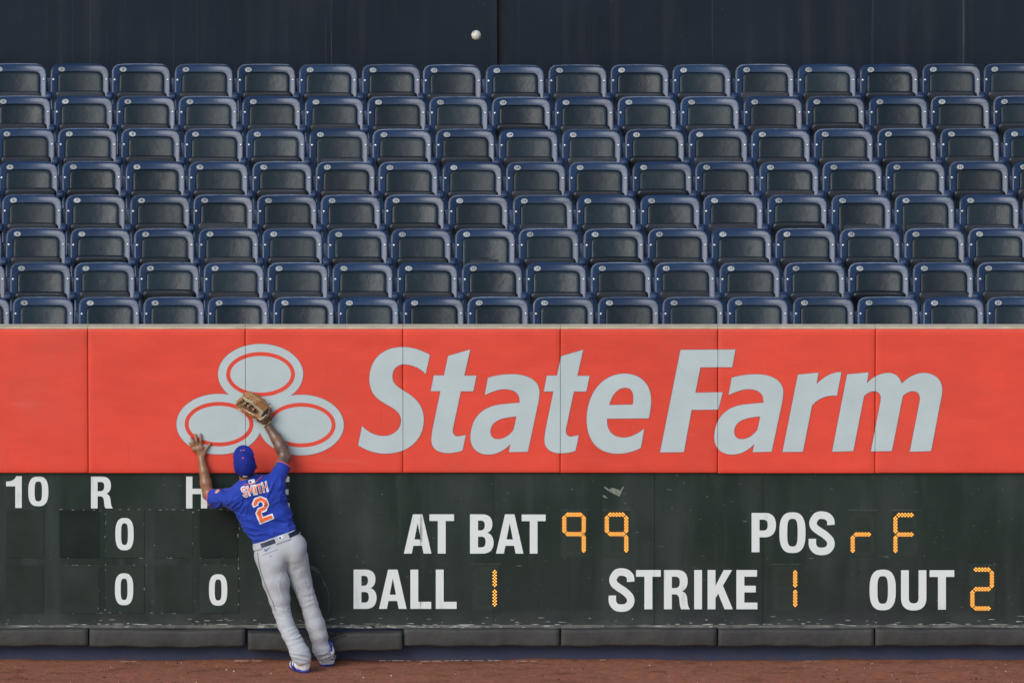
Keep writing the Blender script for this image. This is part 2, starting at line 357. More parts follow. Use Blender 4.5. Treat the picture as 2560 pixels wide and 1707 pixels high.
# the dirt in front of the wall is gently uneven
n_ = (160, 40); V = []
for j in range(n_[1] + 1):
    for i in range(n_[0] + 1):
        x = -8 + 16 * i / n_[0]; y = -5 + 5.1 * j / n_[1]
        h = 0.004 * math.sin(x * 3.1 + y * 5) + 0.004 * math.sin(x * 7.7 - y * 11) + RNG.normal() * 0.0018
        h += 0.016 * math.exp(-((y + 0.03) / 0.07) ** 2) * (0.6 + 0.4 * math.sin(x * 2.3))
        V.append((x, y, h))
F = [(j * (n_[0] + 1) + i, j * (n_[0] + 1) + i + 1, (j + 1) * (n_[0] + 1) + i + 1, (j + 1) * (n_[0] + 1) + i) for j in range(n_[1]) for i in range(n_[0])]
tag(add('warning_track', V, F, M['dirt'], smooth=True), kind='structure')
# loose grit on the dirt, and a few chalk scraps by the wall
def grit(name, n, smin, smax, mt, yr=(-1.3, -0.03)):
    V, F = [], []
    for _ in range(n):
        x = random.uniform(-4.6, 4.6); y = random.uniform(*yr); s = smin + (smax - smin) * random.random() ** 4; b = len(V); a0 = random.random() * 6
        for k in range(5): V.append((x + s * math.cos(a0 + k * 1.257) * random.uniform(.6, 1.2), y + s * math.sin(a0 + k * 1.257) * random.uniform(.6, 1.2), 0.002))
        V.append((x, y, 0.004 + s * .55))
        for k in range(5): F.append((b + k, b + (k + 1) % 5, b + 5))
    return tag(add(name, V, F, mt), kind='stuff')
grit('pale_grit', 190, .0025, .0085, M['pebble']); tag(bpy.data.objects['pale_grit'], 'scattered pale grit lying on the reddish dirt', 'grit')
dk = mat('dark_clod', (0.075, 0.028, 0.018), 0.95, 0.1)
grit('dirt_clods', 500, .004, .012, dk); tag(bpy.data.objects['dirt_clods'], 'small dark clods scattered over the warning track dirt', 'dirt')
V, F = [], []
for px0, px1, py in ((947, 984, 1658), (998, 1024, 1658), (1050, 1090, 1659), (1110, 1240, 1657.5), (1290, 1345, 1659), (585, 650, 1658), (300, 330, 1660), (1500, 1510, 1656), (2010, 2050, 1659)):
    x = G(px0, py).x; xe = G(px1, py).x; y = G(px0, py).y
    while x < xe:
        w = random.uniform(.02, .07); h = random.uniform(.003, .012); b = len(V); yy = y + random.uniform(-.008, .008)
        V += [(x, yy - h, .022), (x + w, yy - h * random.uniform(.2, 1), .022), (x + w * .9, yy + h, .024), (x + w * .1, yy + h * .7, .024)]; F.append((b, b + 1, b + 2, b + 3)); x += w * random.uniform(.8, 1.6)
tag(add('chalk_scraps', V, F, M['chalk']), 'thin broken chalk line along the foot of the wall', 'chalk', kind='stuff')

# ------------------------------------------------------------------ outfield wall
PADY = -0.055
SEAM = [P(220 + 393.6 * k, 1000, PADY).x for k in range(-2, 8)]
X0, X1 = SEAM[0], SEAM[-1]
z_top = P(1280, 820, PADY).z; z_pad = P(1280, 1182.5, PADY).z
z_ledge = P(1280, 1560, -0.02).z; z_base = P(1280, 1612, 0).z
wall = empty('outfield_wall', (0, 0.08, 0)); tag(wall, 'low blue outfield wall with cream top carrying the red pads and scoreboard', 'wall')
box('blue_base', X0, X1, 0.0, 0.15, -0.05, z_ledge - .01, M['blue_wall'], wall)
box('core', X0, X1, 0.004, 0.147, z_ledge - .008, z_top - 0.012, M['concrete'], wall)
# cream coping in lengths, butted at the pad joints
for k in range(len(SEAM) - 1):
    box('coping', SEAM[k] + .001, SEAM[k + 1] - .001, PADY + 0.018, 0.12, z_top - 0.011, z_top + 0.004, M['cream'], wall, bev=.003)

# red pads, each with its share of the print
ZS7 = lambda d: [[(880 + x / 3.0947, 820 + y / 3.0947) for x, y in s] for s in parse(d)]
ZS8 = lambda d: [[(1600 + x / 3.0947, 820 + y / 3.0947) for x, y in s] for s in parse(d)]
sh = lambda o, dx, dy=0: [[(x + dx, y + dy) for x, y in s] for s in o]
t_ = "M 744 216 L 914 166 L 868 368 L 963 368 L 938 488 L 842 488 L 780 780 C 775 825 800 845 835 835 C 855 832 868 830 880 825 L 855 945 C 820 960 780 965 735 965 C 650 962 605 920 616 840 C 618 820 622 790 628 760 L 685 487 L 610 488 L 633 366 L 712 366 Z"
a_ = "M 1052 385 C 1110 365 1180 357 1240 357 C 1380 357 1455 420 1450 500 C 1448 530 1445 560 1438 590 L 1360 955 L 1215 958 L 1226 895 C 1180 945 1120 978 1050 977 C 965 975 915 920 917 840 C 922 690 1010 610 1140 592 C 1200 585 1250 580 1297 577 C 1302 510 1265 475 1190 472 C 1140 470 1085 490 1028 517 Z M 1272 682 C 1180 690 1115 705 1085 750 C 1060 790 1065 845 1110 857 C 1165 866 1215 835 1250 788 C 1258 755 1268 715 1272 682 Z"
AD = [
    ZS7("M 78 757 C 140 825 230 850 300 825 C 375 795 395 720 370 672 C 345 625 290 605 235 570 C 165 530 135 470 135 390 C 137 240 240 147 390 147 C 470 147 540 172 602 207 L 570 354 C 520 300 455 280 395 280 C 340 285 310 325 312 380 C 315 430 350 455 400 485 C 490 535 555 600 555 705 C 555 870 430 968 262 970 C 180 970 110 945 48 905 Z"),
    ZS7(t_), ZS7(a_), sh(ZS7(t_), 874.5 / 3.0947, .6),
    ZS7("M 2296 697 L 1974 700 C 1965 770 2000 845 2100 847 C 2160 845 2215 815 2260 778 L 2235 925 C 2180 955 2120 970 2050 970 C 1900 968 1815 870 1816 700 C 1820 500 1940 352 2110 352 C 2240 355 2318 440 2314 570 C 2312 615 2305 660 2296 697 Z M 1990 595 L 2172 592 C 2185 530 2180 462 2115 460 C 2045 462 2005 530 1990 595 Z"),
    ZS8("M 314 169 L 738 166 L 713 302 L 467 303 L 428 500 L 640 496 L 605 630 L 399 632 L 339 958 L 156 960 Z"),
    sh(ZS8(a_), -342 / 3.0947),
    ZS8("M 1222 360 L 1380 345 L 1366 433 C 1420 380 1480 340 1558 340 L 1524 522 C 1450 515 1380 540 1330 600 L 1260 955 L 1103 957 Z"),
    ZS8("M 1603 358 L 1768 343 L 1755 427 C 1805 375 1865 345 1930 347 C 1985 352 2010 385 2025 430 C 2080 375 2140 345 2205 347 C 2290 352 2345 410 2337 490 C 2335 520 2330 550 2322 580 L 2252 950 L 2088 955 L 2165 560 C 2172 510 2145 482 2105 487 C 2075 492 2050 508 2033 525 L 1948 950 L 1787 953 L 1862 560 C 1870 510 1845 485 1805 487 C 1775 492 1750 508 1733 525 L 1650 950 L 1487 955 Z"),
]
Z6 = lambda x, y: (420 + x / 4.9, 840 + y / 4.9)
OV = [(1134, 467), (625, 1077), (1632, 1088)]
def oval(cx, cy, rx, ry):
    a = Z6(cx, cy); return ellipse(a[0], a[1], rx / 4.9, ry / 4.9, 96)
pad_label = {0: 'plain red wall pad just past the left edge of the photo', 1: 'plain red wall pad at the left edge, left of the oval emblem', 2: 'red wall pad bearing the left part of the three oval emblem',
             3: 'red wall pad with the emblem right part and most of a capital S', 4: 'red wall pad with the first lower case t and a of the lettering',
             5: 'red wall pad with a lower case e and the stem of a capital F', 6: 'red wall pad with the second a and an r of the lettering',
             7: 'red wall pad at the right edge with the last strokes of an m', 8: 'plain red wall pad just past the right edge of the photo'}
def grown(outl, w):
    """outline pushed outwards by w pixels (holes inwards)"""
    res = []
    for o in outl:
        n = len(o); area = sum(o[k - 1][0] * o[k][1] - o[k][0] * o[k - 1][1] for k in range(n)); first = not res
        sgn = (1 if area > 0 else -1) * (1 if first else -1); q = []
        for k in range(n):
            a, b, c = o[k - 1], o[k], o[(k + 1) % n]
            d1 = np.array([b[0] - a[0], b[1] - a[1]]); d2 = np.array([c[0] - b[0], c[1] - b[1]])
            n1 = np.array([d1[1], -d1[0]]) / (np.linalg.norm(d1) or 1); n2 = np.array([d2[1], -d2[0]]) / (np.linalg.norm(d2) or 1)
            m = n1 + n2; L2 = float(m @ m); m = m * (2 / L2) if L2 > .5 else n1 * 1.0
            if np.linalg.norm(m) > 2: m = m / np.linalg.norm(m) * 2
            q.append((b[0] + sgn * w * m[0], b[1] + sgn * w * m[1]))
        res.append(q)
    return res
def pad_cover(xa, xb, za, zb, seed):
    """stuffed vinyl cover: flat face with rolled edges, pulled into puckers at its corners"""
    rr = random.Random(seed + 40); d = .055
    def ticks(a, b, n):
        e = [0, .0015, .005, .011]; return [a + t for t in e] + [a + .011 + (b - a - .022) * i / n for i in range(1, n)] + [b - t for t in e[::-1]]
    xs = ticks(xa, xb, 34); zs = ticks(za, zb, 32); prm = [(rr.uniform(.5, 1.0), rr.uniform(0, 6), rr.uniform(.0012, .0035)) for _ in range(4)]
    V, F = [], []
    for z in zs:
        for x in xs:
            e = min(x - xa, xb - x); f = min(z - za, zb - z); r = .011
            y = 0.0
            for q in (e, f):
                if q < r: y += r - math.sqrt(max(0, r * r - (r - q) ** 2))
            for c, (cx, cz) in enumerate(((xa, za), (xb, za), (xa, zb), (xb, zb))):
                dx, dz = x - cx, z - cz; rad = math.hypot(dx, dz); am, ph, hh = prm[c]
                if rad < .30: y += hh * am * math.sin(math.atan2(abs(dz), abs(dx)) * 9 + ph) * math.exp(-(rad / .10) ** 2) * min(1, rad / .02)
            V.append((x, PADY + y, z))
    nx = len(xs)
    F = [(j * nx + i, j * nx + i + 1, (j + 1) * nx + i + 1, (j + 1) * nx + i) for j in range(len(zs) - 1) for i in range(nx - 1)]
    rim = [i for i in range(nx)] + [j * nx + nx - 1 for j in range(1, len(zs))] + [(len(zs) - 1) * nx + i for i in range(nx - 2, -1, -1)] + [j * nx for j in range(len(zs) - 2, 0, -1)]
    b0 = len(V)
    for v in rim: V.append((V[v][0], 0.0, V[v][2]))
    for k in range(len(rim)): F.append((rim[k], b0 + k, b0 + (k + 1) % len(rim), rim[(k + 1) % len(rim)]))
    return V, F
for k in range(len(SEAM) - 1):
    xa, xb = SEAM[k] + .0014, SEAM[k + 1] - .0014
    pd = empty('wall_pad', ((xa + xb) / 2, PADY, z_pad)); tag(pd, pad_label[k], 'wall pad', 'red pads along the top of the wall')
    V, F = pad_cover(xa, xb, z_pad + random.uniform(-.003, .003), z_top - .012, k)
    add('pad_cover', V, F, M['red'], pd, True)
    if k in (0, 8): continue
    cut = (xa + .0004, xb - .0004)
    for n_i, o in enumerate(AD):
        sheet('printed_letter_edge', grown(o, 1.0), PADY - .0016 - .0001 * (n_i % 2), M['print_edge'], pd, cut)
        sheet('printed_letter', o, PADY - .0028 - .0002 * (n_i % 2), M['print'], pd, cut)
    for n_i, c in enumerate(OV):
        sheet('emblem_oval_edge', [oval(*c, 526, 375)], PADY - .0012 - .00012 * n_i, M['print_edge'], pd, cut)
        sheet('emblem_oval', [oval(*c, 521, 370), oval(*c, 421, 272)], PADY - .0022 - .0003 * n_i, M['print'], pd, cut)
        sheet('emblem_ring', [oval(*c, 421, 272), oval(*c, 372, 224)], PADY - .0034 - .0003 * n_i, M['red'], pd, cut)
        sheet('emblem_center', [oval(*c, 375, 227)], PADY - .0030 - .0003 * n_i, M['print'], pd, cut)

# scoreboard let into the wall under the pads
BY = -0.020
sb = empty('scoreboard', (0, BY, z_ledge)); tag(sb, 'dark green hand operated scoreboard with white lettering and amber digits under the red pads', 'scoreboard')
bs = [X0] + [P(px, 1400, BY).x for px in (558, 1233, 1636, 1907)] + [X1]
for k in range(len(bs) - 1):
    box('board_panel', bs[k] + .0012, bs[k + 1] - .0012, BY, 0.0, z_ledge, z_pad + .05, M['board'], sb)
box('board_ledge', X0, X1, BY - .022, 0.0, z_ledge - .028, z_ledge - .002, M['ledge'], sb, bev=.003)
LY = BY - .0035
def rect_px(x0, y0, x1, y1): return [(x0, y0), (x1, y0), (x1, y1), (x0, y1)]
S_ = 1.08844
def plate(name, x0, y0, x1, y1, mt, Y=BY - .0045):
    a = P(x0 * S_, y1 * S_, Y); b = P(x1 * S_, y0 * S_, Y)
    return box(name, a.x, b.x, Y, BY - .0005, a.z, b.z, mt, sb, bev=.0012)
GL = {
    'A': (70, "M 0 100 L 23 0 L 47 0 L 70 100 L 50 100 L 46 80 L 24 80 L 20 100 Z M 35 22 L 27 64 L 43 64 Z"),
    'T': (62, "M 0 0 H 62 V 17 H 41 V 100 H 21 V 17 H 0 Z"),
    'B': (59, "M 0 0 L 30 0 C 47 0 56 9 56 25 C 56 36 51 44 43 47 C 53 50 59 59 59 72 C 59 90 49 100 31 100 L 0 100 Z M 20 16 L 28 16 C 34 16 37 20 37 28 C 37 36 33 41 27 41 L 20 41 Z M 20 57 L 29 57 C 36 57 39 62 39 70 C 39 79 36 84 29 84 L 20 84 Z"),
    'L': (53, "M 0 0 H 20 V 82 H 53 V 100 H 0 Z"),
    'R': (67, "M 0 0 L 33 0 C 51 0 60 10 60 28 C 60 42 55 50 46 54 C 55 57 58 64 59 74 C 60 86 61 95 66 100 L 44 100 C 40 94 40 86 39 76 C 38 66 35 62 27 62 L 20 62 L 20 100 L 0 100 Z M 20 17 L 29 17 C 37 17 40 21 40 31 C 40 41 36 46 28 46 L 20 46 Z"),
    'I': (20, "M 0 0 H 20 V 100 H 0 Z"),
    'K': (64, "M 0 0 H 20 V 40 L 41 0 H 62 L 39 40 L 64 100 H 43 L 27 60 L 20 72 V 100 H 0 Z"),
    'E': (53, "M 0 0 H 52 V 17 H 20 V 40 H 49 V 57 H 20 V 83 H 53 V 100 H 0 Z"),
    'P': (62, "M 0 0 L 34 0 C 53 0 62 12 62 31 C 62 50 52 62 34 62 L 20 62 V 100 H 0 Z M 20 17 L 29 17 C 38 17 41 22 41 31 C 41 41 37 45 29 45 L 20 45 Z"),
    'U': (65, "M 0 0 H 20 V 70 C 20 80 24 84 32 84 C 41 84 45 80 45 70 V 0 H 65 V 70 C 65 92 53 102 32 102 C 12 102 0 92 0 70 Z"),
    'H': (64, "M 0 0 H 19 V 38 H 45 V 0 H 64 V 100 H 45 V 55 H 19 V 100 H 0 Z"),
    '1': (53, "M 53 0 V 100 H 31 V 32 H 0 V 17 C 18 17 30 12 34 0 Z"),
}
def glyph(ch, x0, x1, y0, y1, parent=None, Y=LY, name='painted_letter'):
    w, h = x1 - x0, y1 - y0
    if ch in 'O0':
        tx, ty = (.30, .165) if ch == 'O' else (.315, .17)
        o = [ellipse((x0 + x1) / 2, (y0 + y1) / 2, w / 2, h / 2 * 1.03, 64, 2.7), ellipse((x0 + x1) / 2, (y0 + y1) / 2, w / 2 - w * tx, h / 2 * 1.03 - h * ty, 48, 3.2)]
    elif ch == 'S':
        q = stroke([(84, 34), (83, 22), (70, 11), (49, 7.5), (29, 11), (17, 24), (21, 38), (40, 49), (63, 59), (81, 71), (83, 85), (70, 95.5), (49, 98.5), (28, 95), (16, 84), (14.5, 67)], 19.0)
        o = [[(x0 + w * (u - 0) / 98, y0 + h * (v - 3) / 100) for u, v in q]]
        # keep the stroke evenly thick: the S is drawn in a box as wide as it is in pixels
        q = stroke([((u - 1.5) / 97 * w, (v - 3) / 100 * h) for u, v in [(86, 33), (84, 20), (70, 11), (49, 8), (29, 11), (15, 25), (19, 38), (38, 48), (62, 58), (83, 72), (85, 86), (71, 97), (49, 100), (27, 97), (13, 85), (12, 68)]], w * .31)
        o = [[(x0 + u, y0 + v) for u, v in q]]
    else:
        gw, d = GL[ch]; o = [[(x0 + u / gw * w, y0 + v / 100 * h) for u, v in s] for s in parse(d)]
    return sheet(name, o, Y, M['letter'], parent or sb)
for ch, a, b, y0, y1 in (('A', 1009.7, 1078.6, 1285, 1383), ('T', 1073.6, 1135, 1285, 1383), ('B', 1175, 1234, 1285, 1383), ('A', 1240, 1308.6, 1285, 1383), ('T', 1304.2, 1364, 1285.5, 1383),
                         ('B', 884, 941.5, 1423, 1521), ('A', 947.6, 1016.5, 1423, 1521), ('L', 1026, 1078, 1423, 1521), ('L', 1089.5, 1141.5, 1423, 1521),
                         ('S', 1524.4, 1584.5, 1424, 1522), ('T', 1590, 1652, 1424, 1522), ('R', 1660, 1726, 1424, 1522), ('I', 1735.5, 1755, 1424, 1522), ('K', 1769, 1832, 1424, 1522), ('E', 1841, 1893.5, 1424, 1522),
                         ('P', 1879, 1940, 1281.5, 1379.5), ('O', 1948.5, 2013.8, 1281.5, 1380), ('S', 2024.5, 2085, 1282, 1380.5),
                         ('O', 2174, 2239.5, 1424.5, 1523), ('U', 2252.5, 2316, 1424.5, 1523), ('T', 2324, 2385.7, 1424.5, 1523),
                         ('1', 14 * S_, 50 * S_, 1093 * S_, 1166 * S_), ('0', 65 * S_, 111 * S_, 1095 * S_, 1161 * S_), ('R', 209 * S_, 260 * S_, 1094 * S_, 1167 * S_), ('H', 427.5 * S_, 476 * S_, 1094 * S_, 1167 * S_), ('E', 627 * S_, 665.5 * S_, 1094 * S_, 1167 * S_)):
    glyph(ch, a, b, y0, y1)
for x0, y0, x1, y1 in ((15, 1170, 100, 1281), (355, 1170, 443, 1281), (15, 1297, 100, 1407), (137, 1297, 227, 1407), (355, 1297, 443, 1407)):
    plate('slot_cover', x0, y0, x1, y1, M['cover'], BY - .003)
for x0, y0, x1, y1 in ((137, 1170, 227, 1281), (459, 1170, 546, 1281)):
    plate('empty_slot', x0, y0, x1, y1, M['slot'])
for (x0, y0, x1, y1), n in (((242, 1170, 331, 1281), (265, 1190, 307, 1262)), ((242, 1297, 331, 1407), (264, 1317, 306, 1388)), ((459, 1297, 548, 1407), (480, 1319, 522, 1389))):
    p_ = plate('number_plate', x0, y0, x1, y1, M['plate'])
    glyph('0', n[0] * S_, n[2] * S_, n[1] * S_, n[3] * S_, p_, BY - .0085, 'numeral')

# amber lamp digits: seven bars of sixteen lamps
def lamp_discs(pts, r, Y, n=6):
    V, F = [], []
    for px, py in pts:
        c = P(px, py, Y); b = len(V)
        for k in range(n): V.append((c.x + r * math.cos(2 * math.pi * k / n + .5), Y, c.z + r * math.sin(2 * math.pi * k / n + .5)))
        F.append(tuple(b + k for k in range(n)))
    return V, F
def bar(kind, x, y):
    """lamp centres of one bar; horizontal bars start at (x+5, y), upright ones at (x, y+5)"""
    q = []
    for k in range(6): q.append((5 + 7.75 * k, 0))
    for k in range(5): q += [(8.9 + 7.75 * k, -3.5), (8.9 + 7.75 * k, 3.5)]
    return [(x + u, y + v) for u, v in q] if kind == 'h' else [(x + v, y + u) for u, v in q]
BARS = {'a': ('h', 0, 0), 'g': ('h', 0, 48.7), 'd': ('h', 0, 97), 'f': ('v', 0, 0), 'b': ('v', 48.7, 0), 'e': ('v', 0, 48.7), 'c': ('v', 48.7, 48.7)}
for x, y, lit in ((1410.7, 1285.7, 'afbgc'), (1517, 1285.7, 'afbgc'), (2131.8, 1286.5, 'ge'), (2238.6, 1286.7, 'afge'), (2431, 1423, 'abged'), (1939.3, 1421.7, 'bc'), (1188, 1420.7, 'bc')):
    dg = box('digit_display', P(x - 9, y, BY).x, P(x + 58, y, BY).x, BY - .002, BY - .0004, P(x, y + 106, BY).z, P(x, y - 9, BY).z, M['plate'], sb)
    for b_, (kd, dx, dy) in BARS.items():
        pts = bar(kd, x + dx, y + dy)
        if b_ in lit:
            tag(add('lit_bar_glow', *lamp_discs(pts, 0.0092, BY - .0032, 8), M['led_glow'], dg), kind='stuff')
            tag(add('lit_bar', *lamp_discs(pts, 0.0047, BY - .0042), M['led'], dg), kind='stuff')
        else:
            tag(add('unlit_bar', *lamp_discs(pts, 0.0034, BY - .0036), M['led_off'], dg), kind='stuff')
    sheet('display_edge', [rect_px(x - 12, y - 12.5, x + 64, y - 11.3)], BY - .0028, M['scuff'], sb)

# worn paint: chips along the foot of the board and round the slots, a torn sticker, ball scuffs
V, F = [], []
def chip(px, py, w, h, Y):
    a = P(px, py, Y); b = len(V); w /= 322; h /= 318
    n = random.randint(5, 8)
    for k in range(n):
        t = 2 * math.pi * k / n; V.append((a.x + w / 2 * math.cos(t) * random.uniform(.55, 1.1), Y, a.z + h / 2 * math.sin(t) * random.uniform(.4, 1.2)))
    F.append(tuple(range(b, b + n))[::-1])
for _ in range(120):
    chip(random.uniform(-20, 2580), random.choice((1560.5, 1561.5, 1559.5)) + random.gauss(0, .8), random.uniform(6, 60) * random.random() + 5, random.uniform(.8, 2.6), BY - .003)
for _ in range(60): chip(random.uniform(-20, 2580), random.gauss(1550, 4), random.uniform(3, 26), random.uniform(.8, 2.2), BY - .003)
for _ in range(90):
    chip(random.uniform(640, 1260) if random.random() < .6 else random.uniform(0, 2560), 1565.5 + random.gauss(0, 1.5), random.uniform(5, 40), random.uniform(1.2, 4), BY - .0245)
for xs in (137, 227, 242, 331, 355, 443, 459, 548):      # dashed wear along the slot edges
    for y in np.arange(1172, 1405, 4):
        if random.random() < (.22 if xs in (242, 548) else .025): chip(xs * S_ + random.gauss(0, .8), y * S_, random.uniform(1.0, 2.2), random.uniform(2, 9), BY - .0062)
for ys in (1170, 1281, 1297, 1407):
    for x in np.arange(140, 546, 4):
        if random.random() < .10: chip(x * S_, ys * S_ + random.gauss(0, .6), random.uniform(3, 12), random.uniform(.7, 1.3), BY - .0062)
tag(add('paint_chips', V, F, M['chip'], sb), kind='stuff')
z8 = lambda pts: [[(1280 + x / 2.975, 1180 + y / 2.975) for x, y in pts]]
sheet('torn_sticker', z8([(685, 103), (702, 112), (720, 128), (745, 115), (790, 128), (803, 138), (826, 105), (832, 107), (800, 180), (765, 165), (730, 145), (705, 130), (688, 118)]), BY - .004, M['paper'], sb)
sheet('torn_sticker', z8([(676, 170), (690, 172), (712, 194), (690, 190), (675, 183)]), BY - .004, M['paper'], sb)
sheet('ball_scuff', z8([(1140, 122), (1180, 126), (1195, 135), (1160, 134)]), BY - .004, M['scuff'], sb)
z7 = lambda pts: [[(640 + x / 2.975, 1180 + y / 2.975) for x, y in pts]]
sheet('ball_scuff', z7([(405, 690), (440, 705), (478, 742), (474, 757), (445, 740), (405, 712)]), BY - .004, M['scuff'], sb)
sheet('ball_scuff', z7(stroke([(476, 752), (500, 800), (520, 840), (545, 930), (535, 1050)], 5)), BY - .004, M['scuff'], sb)
sheet('ball_scuff', z7([(490, 815), (505, 805), (520, 840), (512, 850)]), BY - .0046, M['scuff'], sb)

# bumper pads along the foot of the board
def bumper(x0, x1, zc0, zc1, h, d, sag, seed, nseg=36, tear=None):
    """rounded bar: profile swept along x, sagging and uneven"""
    rr = random.Random(seed); prof = []
    r = .022
    for cy, cz, a0 in ((-d + r, h / 2 - r, 90), (-d + r, -h / 2 + r, 180), (-.002 - r, -h / 2 + r, 270), (-.002 - r, h / 2 - r, 0)):
        for k in range(5):
            a = R(a0 + 90 * k / 4); prof.append((cy + r * math.cos(a), cz + r * math.sin(a)))
    V, F = [], []; n = len(prof); ph = rr.uniform(0, 6)
    for i in range(nseg + 1):
        t = i / nseg; x = x0 + (x1 - x0) * t
        zc = zc0 + (zc1 - zc0) * t - sag * math.sin(math.pi * t) + .0025 * math.sin(9 * t + ph); e = .006 if i in (0, nseg) else 0
        for (y, z) in prof:
            yy, zz = y, z
            if tear is not None:
                g = math.exp(-((x - tear) / .13) ** 2)
                if z > -.01 and y < -.03: zz -= .030 * g; yy += .028 * g
                elif y < -.03: yy -= .016 * g; zz -= .006 * g
            zz += .003 * math.sin(23 * t + y * 30 + ph) * (1 if z < 0 else .4)
            V.append((x, yy + BY + .0 + (e if yy < -.05 else 0), zc + zz))
    for i in range(nseg):
        for k in range(n): F.append((i * n + k, i * n + (k + 1) % n, (i + 1) * n + (k + 1) % n, (i + 1) * n + k))
    F.append(tuple(range(n))[::-1]); F.append(tuple(nseg * n + k for k in range(n)))
    return V, F
blabel = ['grey bumper pad past the left edge of the photo', 'grey bumper pad along the wall foot at the left edge', 'grey bumper pad on the wall foot left of the player', 'torn sagging grey bumper pad behind the player and his shoes',
          'intact grey bumper pad next right of the torn one', 'grey bumper pad below the word STRIKE', 'second last grey bumper pad, under the last letters of STRIKE and POS', 'grey bumper pad at the right edge below OUT', 'grey bumper pad past the right edge of the photo']
zb1 = P(1280, 1576, BY - .11).z; zb0 = P(1280, 1612.5, BY - .11).z
for k in range(len(SEAM) - 1):
    xa, xb = SEAM[k] + .006, SEAM[k + 1] - .006
    zc = (zb0 + zb1) / 2; h = zb1 - zb0 + .02
    if k == 3:
        V, F = bumper(xa + .01, xb, zc - .026, zc - .022, h + .006, .135, .012, k, 60, tear=P(795, 1590, BY).x)
    else: V, F = bumper(xa, xb, zc + random.uniform(-.003, .003), zc + random.uniform(-.003, .003), h, .112, .008 * (k == 2), k)
    o = add('bumper_pad', V, F, M['bumper'], None, True); tag(o, blabel[k], 'bumper pad', 'grey bumper pads along the foot of the wall')
    o.location = ((xa + xb) / 2, BY, zc)
    for v in o.data.vertices: v.co -= o.location
    if k == 3:     # the split in its cover, with dark foam showing
        zt = lambda pts: [[(600 + x / 5.345, 1540 + y / 5.345) for x, y in pts]]
        for pts in ([(828, 238), (860, 222), (925, 216), (938, 258), (880, 250)], [(1178, 214), (1260, 214), (1360, 240), (1290, 262), (1215, 292), (1190, 260)]):
            sheet('torn_foam', zt(pts), BY - .138, M['foam'], o)
        sheet('torn_flap', zt([(1190, 300), (1290, 268), (1400, 236), (1430, 250), (1300, 285), (1215, 325)]), BY - .142, M['bumper'], o)

# ------------------------------------------------------------------ stands: tiers, back wall
ROWS = 8; TREAD = 0.84; Y0 = 0.95
zr0 = P(1280, 744.5, Y0).z; zr7 = P(1280, 161.5, Y0 + 7 * TREAD).z; RISE = (zr7 - zr0) / 7
BACK_H = 0.86                                       # floor to top of a chair back
V, F = [], []
for r in range(ROWS):
    z = zr0 - BACK_H + RISE * r; ya = Y0 - .62 + TREAD * r if r else .16; yb = Y0 - .62 + TREAD * (r + 1)
    box('seating_tier', -6.5, 6.5, ya, yb + (0.9 if r == 7 else 0), -0.05 if r == 0 else z - RISE - .02, z, M['concrete'])
for o in [o for o in COL.objects if o.name.startswith('seating_tier')]: tag(o, kind='structure')
YB = Y0 + 7 * TREAD + 0.85
bw = empty('back_wall', (0, YB, zr7 - BACK_H)); tag(bw, 'tall dark blue grey wall behind the top row of seats', 'wall')
jx = P(1243, 80, YB).x; jx2 = P(1268, 80, YB).x
for k, (a, b, dy) in enumerate(((-6.5, jx, 0.0), (jx2, 6.5, 0.004))):
    box('wall_panel', a, b, YB + dy, YB + .2, zr7 - BACK_H - .1, zr7 + 2.6, M['back'], bw, bev=.006)
box('recessed_post', jx - .001, jx2 + .001, YB + .035, YB + .19, zr7 - BACK_H - .1, zr7 + 2.595, mat('dark_post', (.010, .013, .018), .7, .3, var=.2), bw)

# ------------------------------------------------------------------ folding seats
BW, BH = 0.474, 0.50; BEND = 0.92; RECL = math.tan(R(20))
def rr_outline(x0, x1, z0, z1, rt, rb, n=6):
    q = []
    for cx, cz, r, a0 in ((x1 - rt, z1 - rt, rt, 0), (x0 + rt, z1 - rt, rt, 90), (x0 + rb, z0 + rb, rb, 180), (x1 - rb, z0 + rb, rb, 270)):
        for k in range(n + 1):
            a = R(a0 + 90 * k / n); q.append((cx + r * math.cos(a), cz + r * math.sin(a)))
    # extra points along the long sides so that they can bend
    out = []
    for k in range(len(q)):
        a, b = q[k], q[(k + 1) % len(q)]; m = max(1, int(math.dist(a, b) / .06))
        for j in range(m): out.append((a[0] + (b[0] - a[0]) * j / m, a[1] + (b[1] - a[1]) * j / m))
    return out
def inset(o, d):
    cx = sum(p[0] for p in o) / len(o); n = len(o); res = []
    for k in range(n):
        a, c = o[k - 1], o[(k + 1) % n]; dx, dz = c[0] - a[0], c[1] - a[1]; L = math.hypot(dx, dz) or 1
        res.append((o[k][0] - dz / L * d, o[k][1] + dx / L * d))
    return res
def bend(x, y, z):
    return (x, y - BEND * x * x + (z - BACK_H) * RECL, z)
def loft(loops, closed_ring=False, cap0=False, cap1=False, f=bend):
    V, F = [], []; n = len(loops[0][0])
    for o, y in loops:
        for x, z in o: V.append(f(x, y, z))
    m = len(loops)
    for i in range(m if closed_ring else m - 1):
        j = (i + 1) % m
        for k in range(n): F.append((i * n + k, i * n + (k + 1) % n, j * n + (k + 1) % n, j * n + k))
    if cap0: F.append(tuple(range(n))[::-1])
    if cap1: F.append(tuple((m - 1) * n + k for k in range(n)))
    return V, F
def fixed(name, V, F, mt, smooth=True):
    bm = bmesh.new(); vs_ = [bm.verts.new(v) for v in V]
    for f in F: bm.faces.new([vs_[k] for k in f])
    bmesh.ops.recalc_face_normals(bm, faces=bm.faces); me = bpy.data.meshes.new(name); bm.to_mesh(me); bm.free()
    me.materials.append(mt)
    if smooth: me.shade_smooth()
    return me
zt_ = BACK_H; zb_ = BACK_H - BH
out_ = rr_outline(-BW / 2, BW / 2, zb_, zt_, .062, .03)
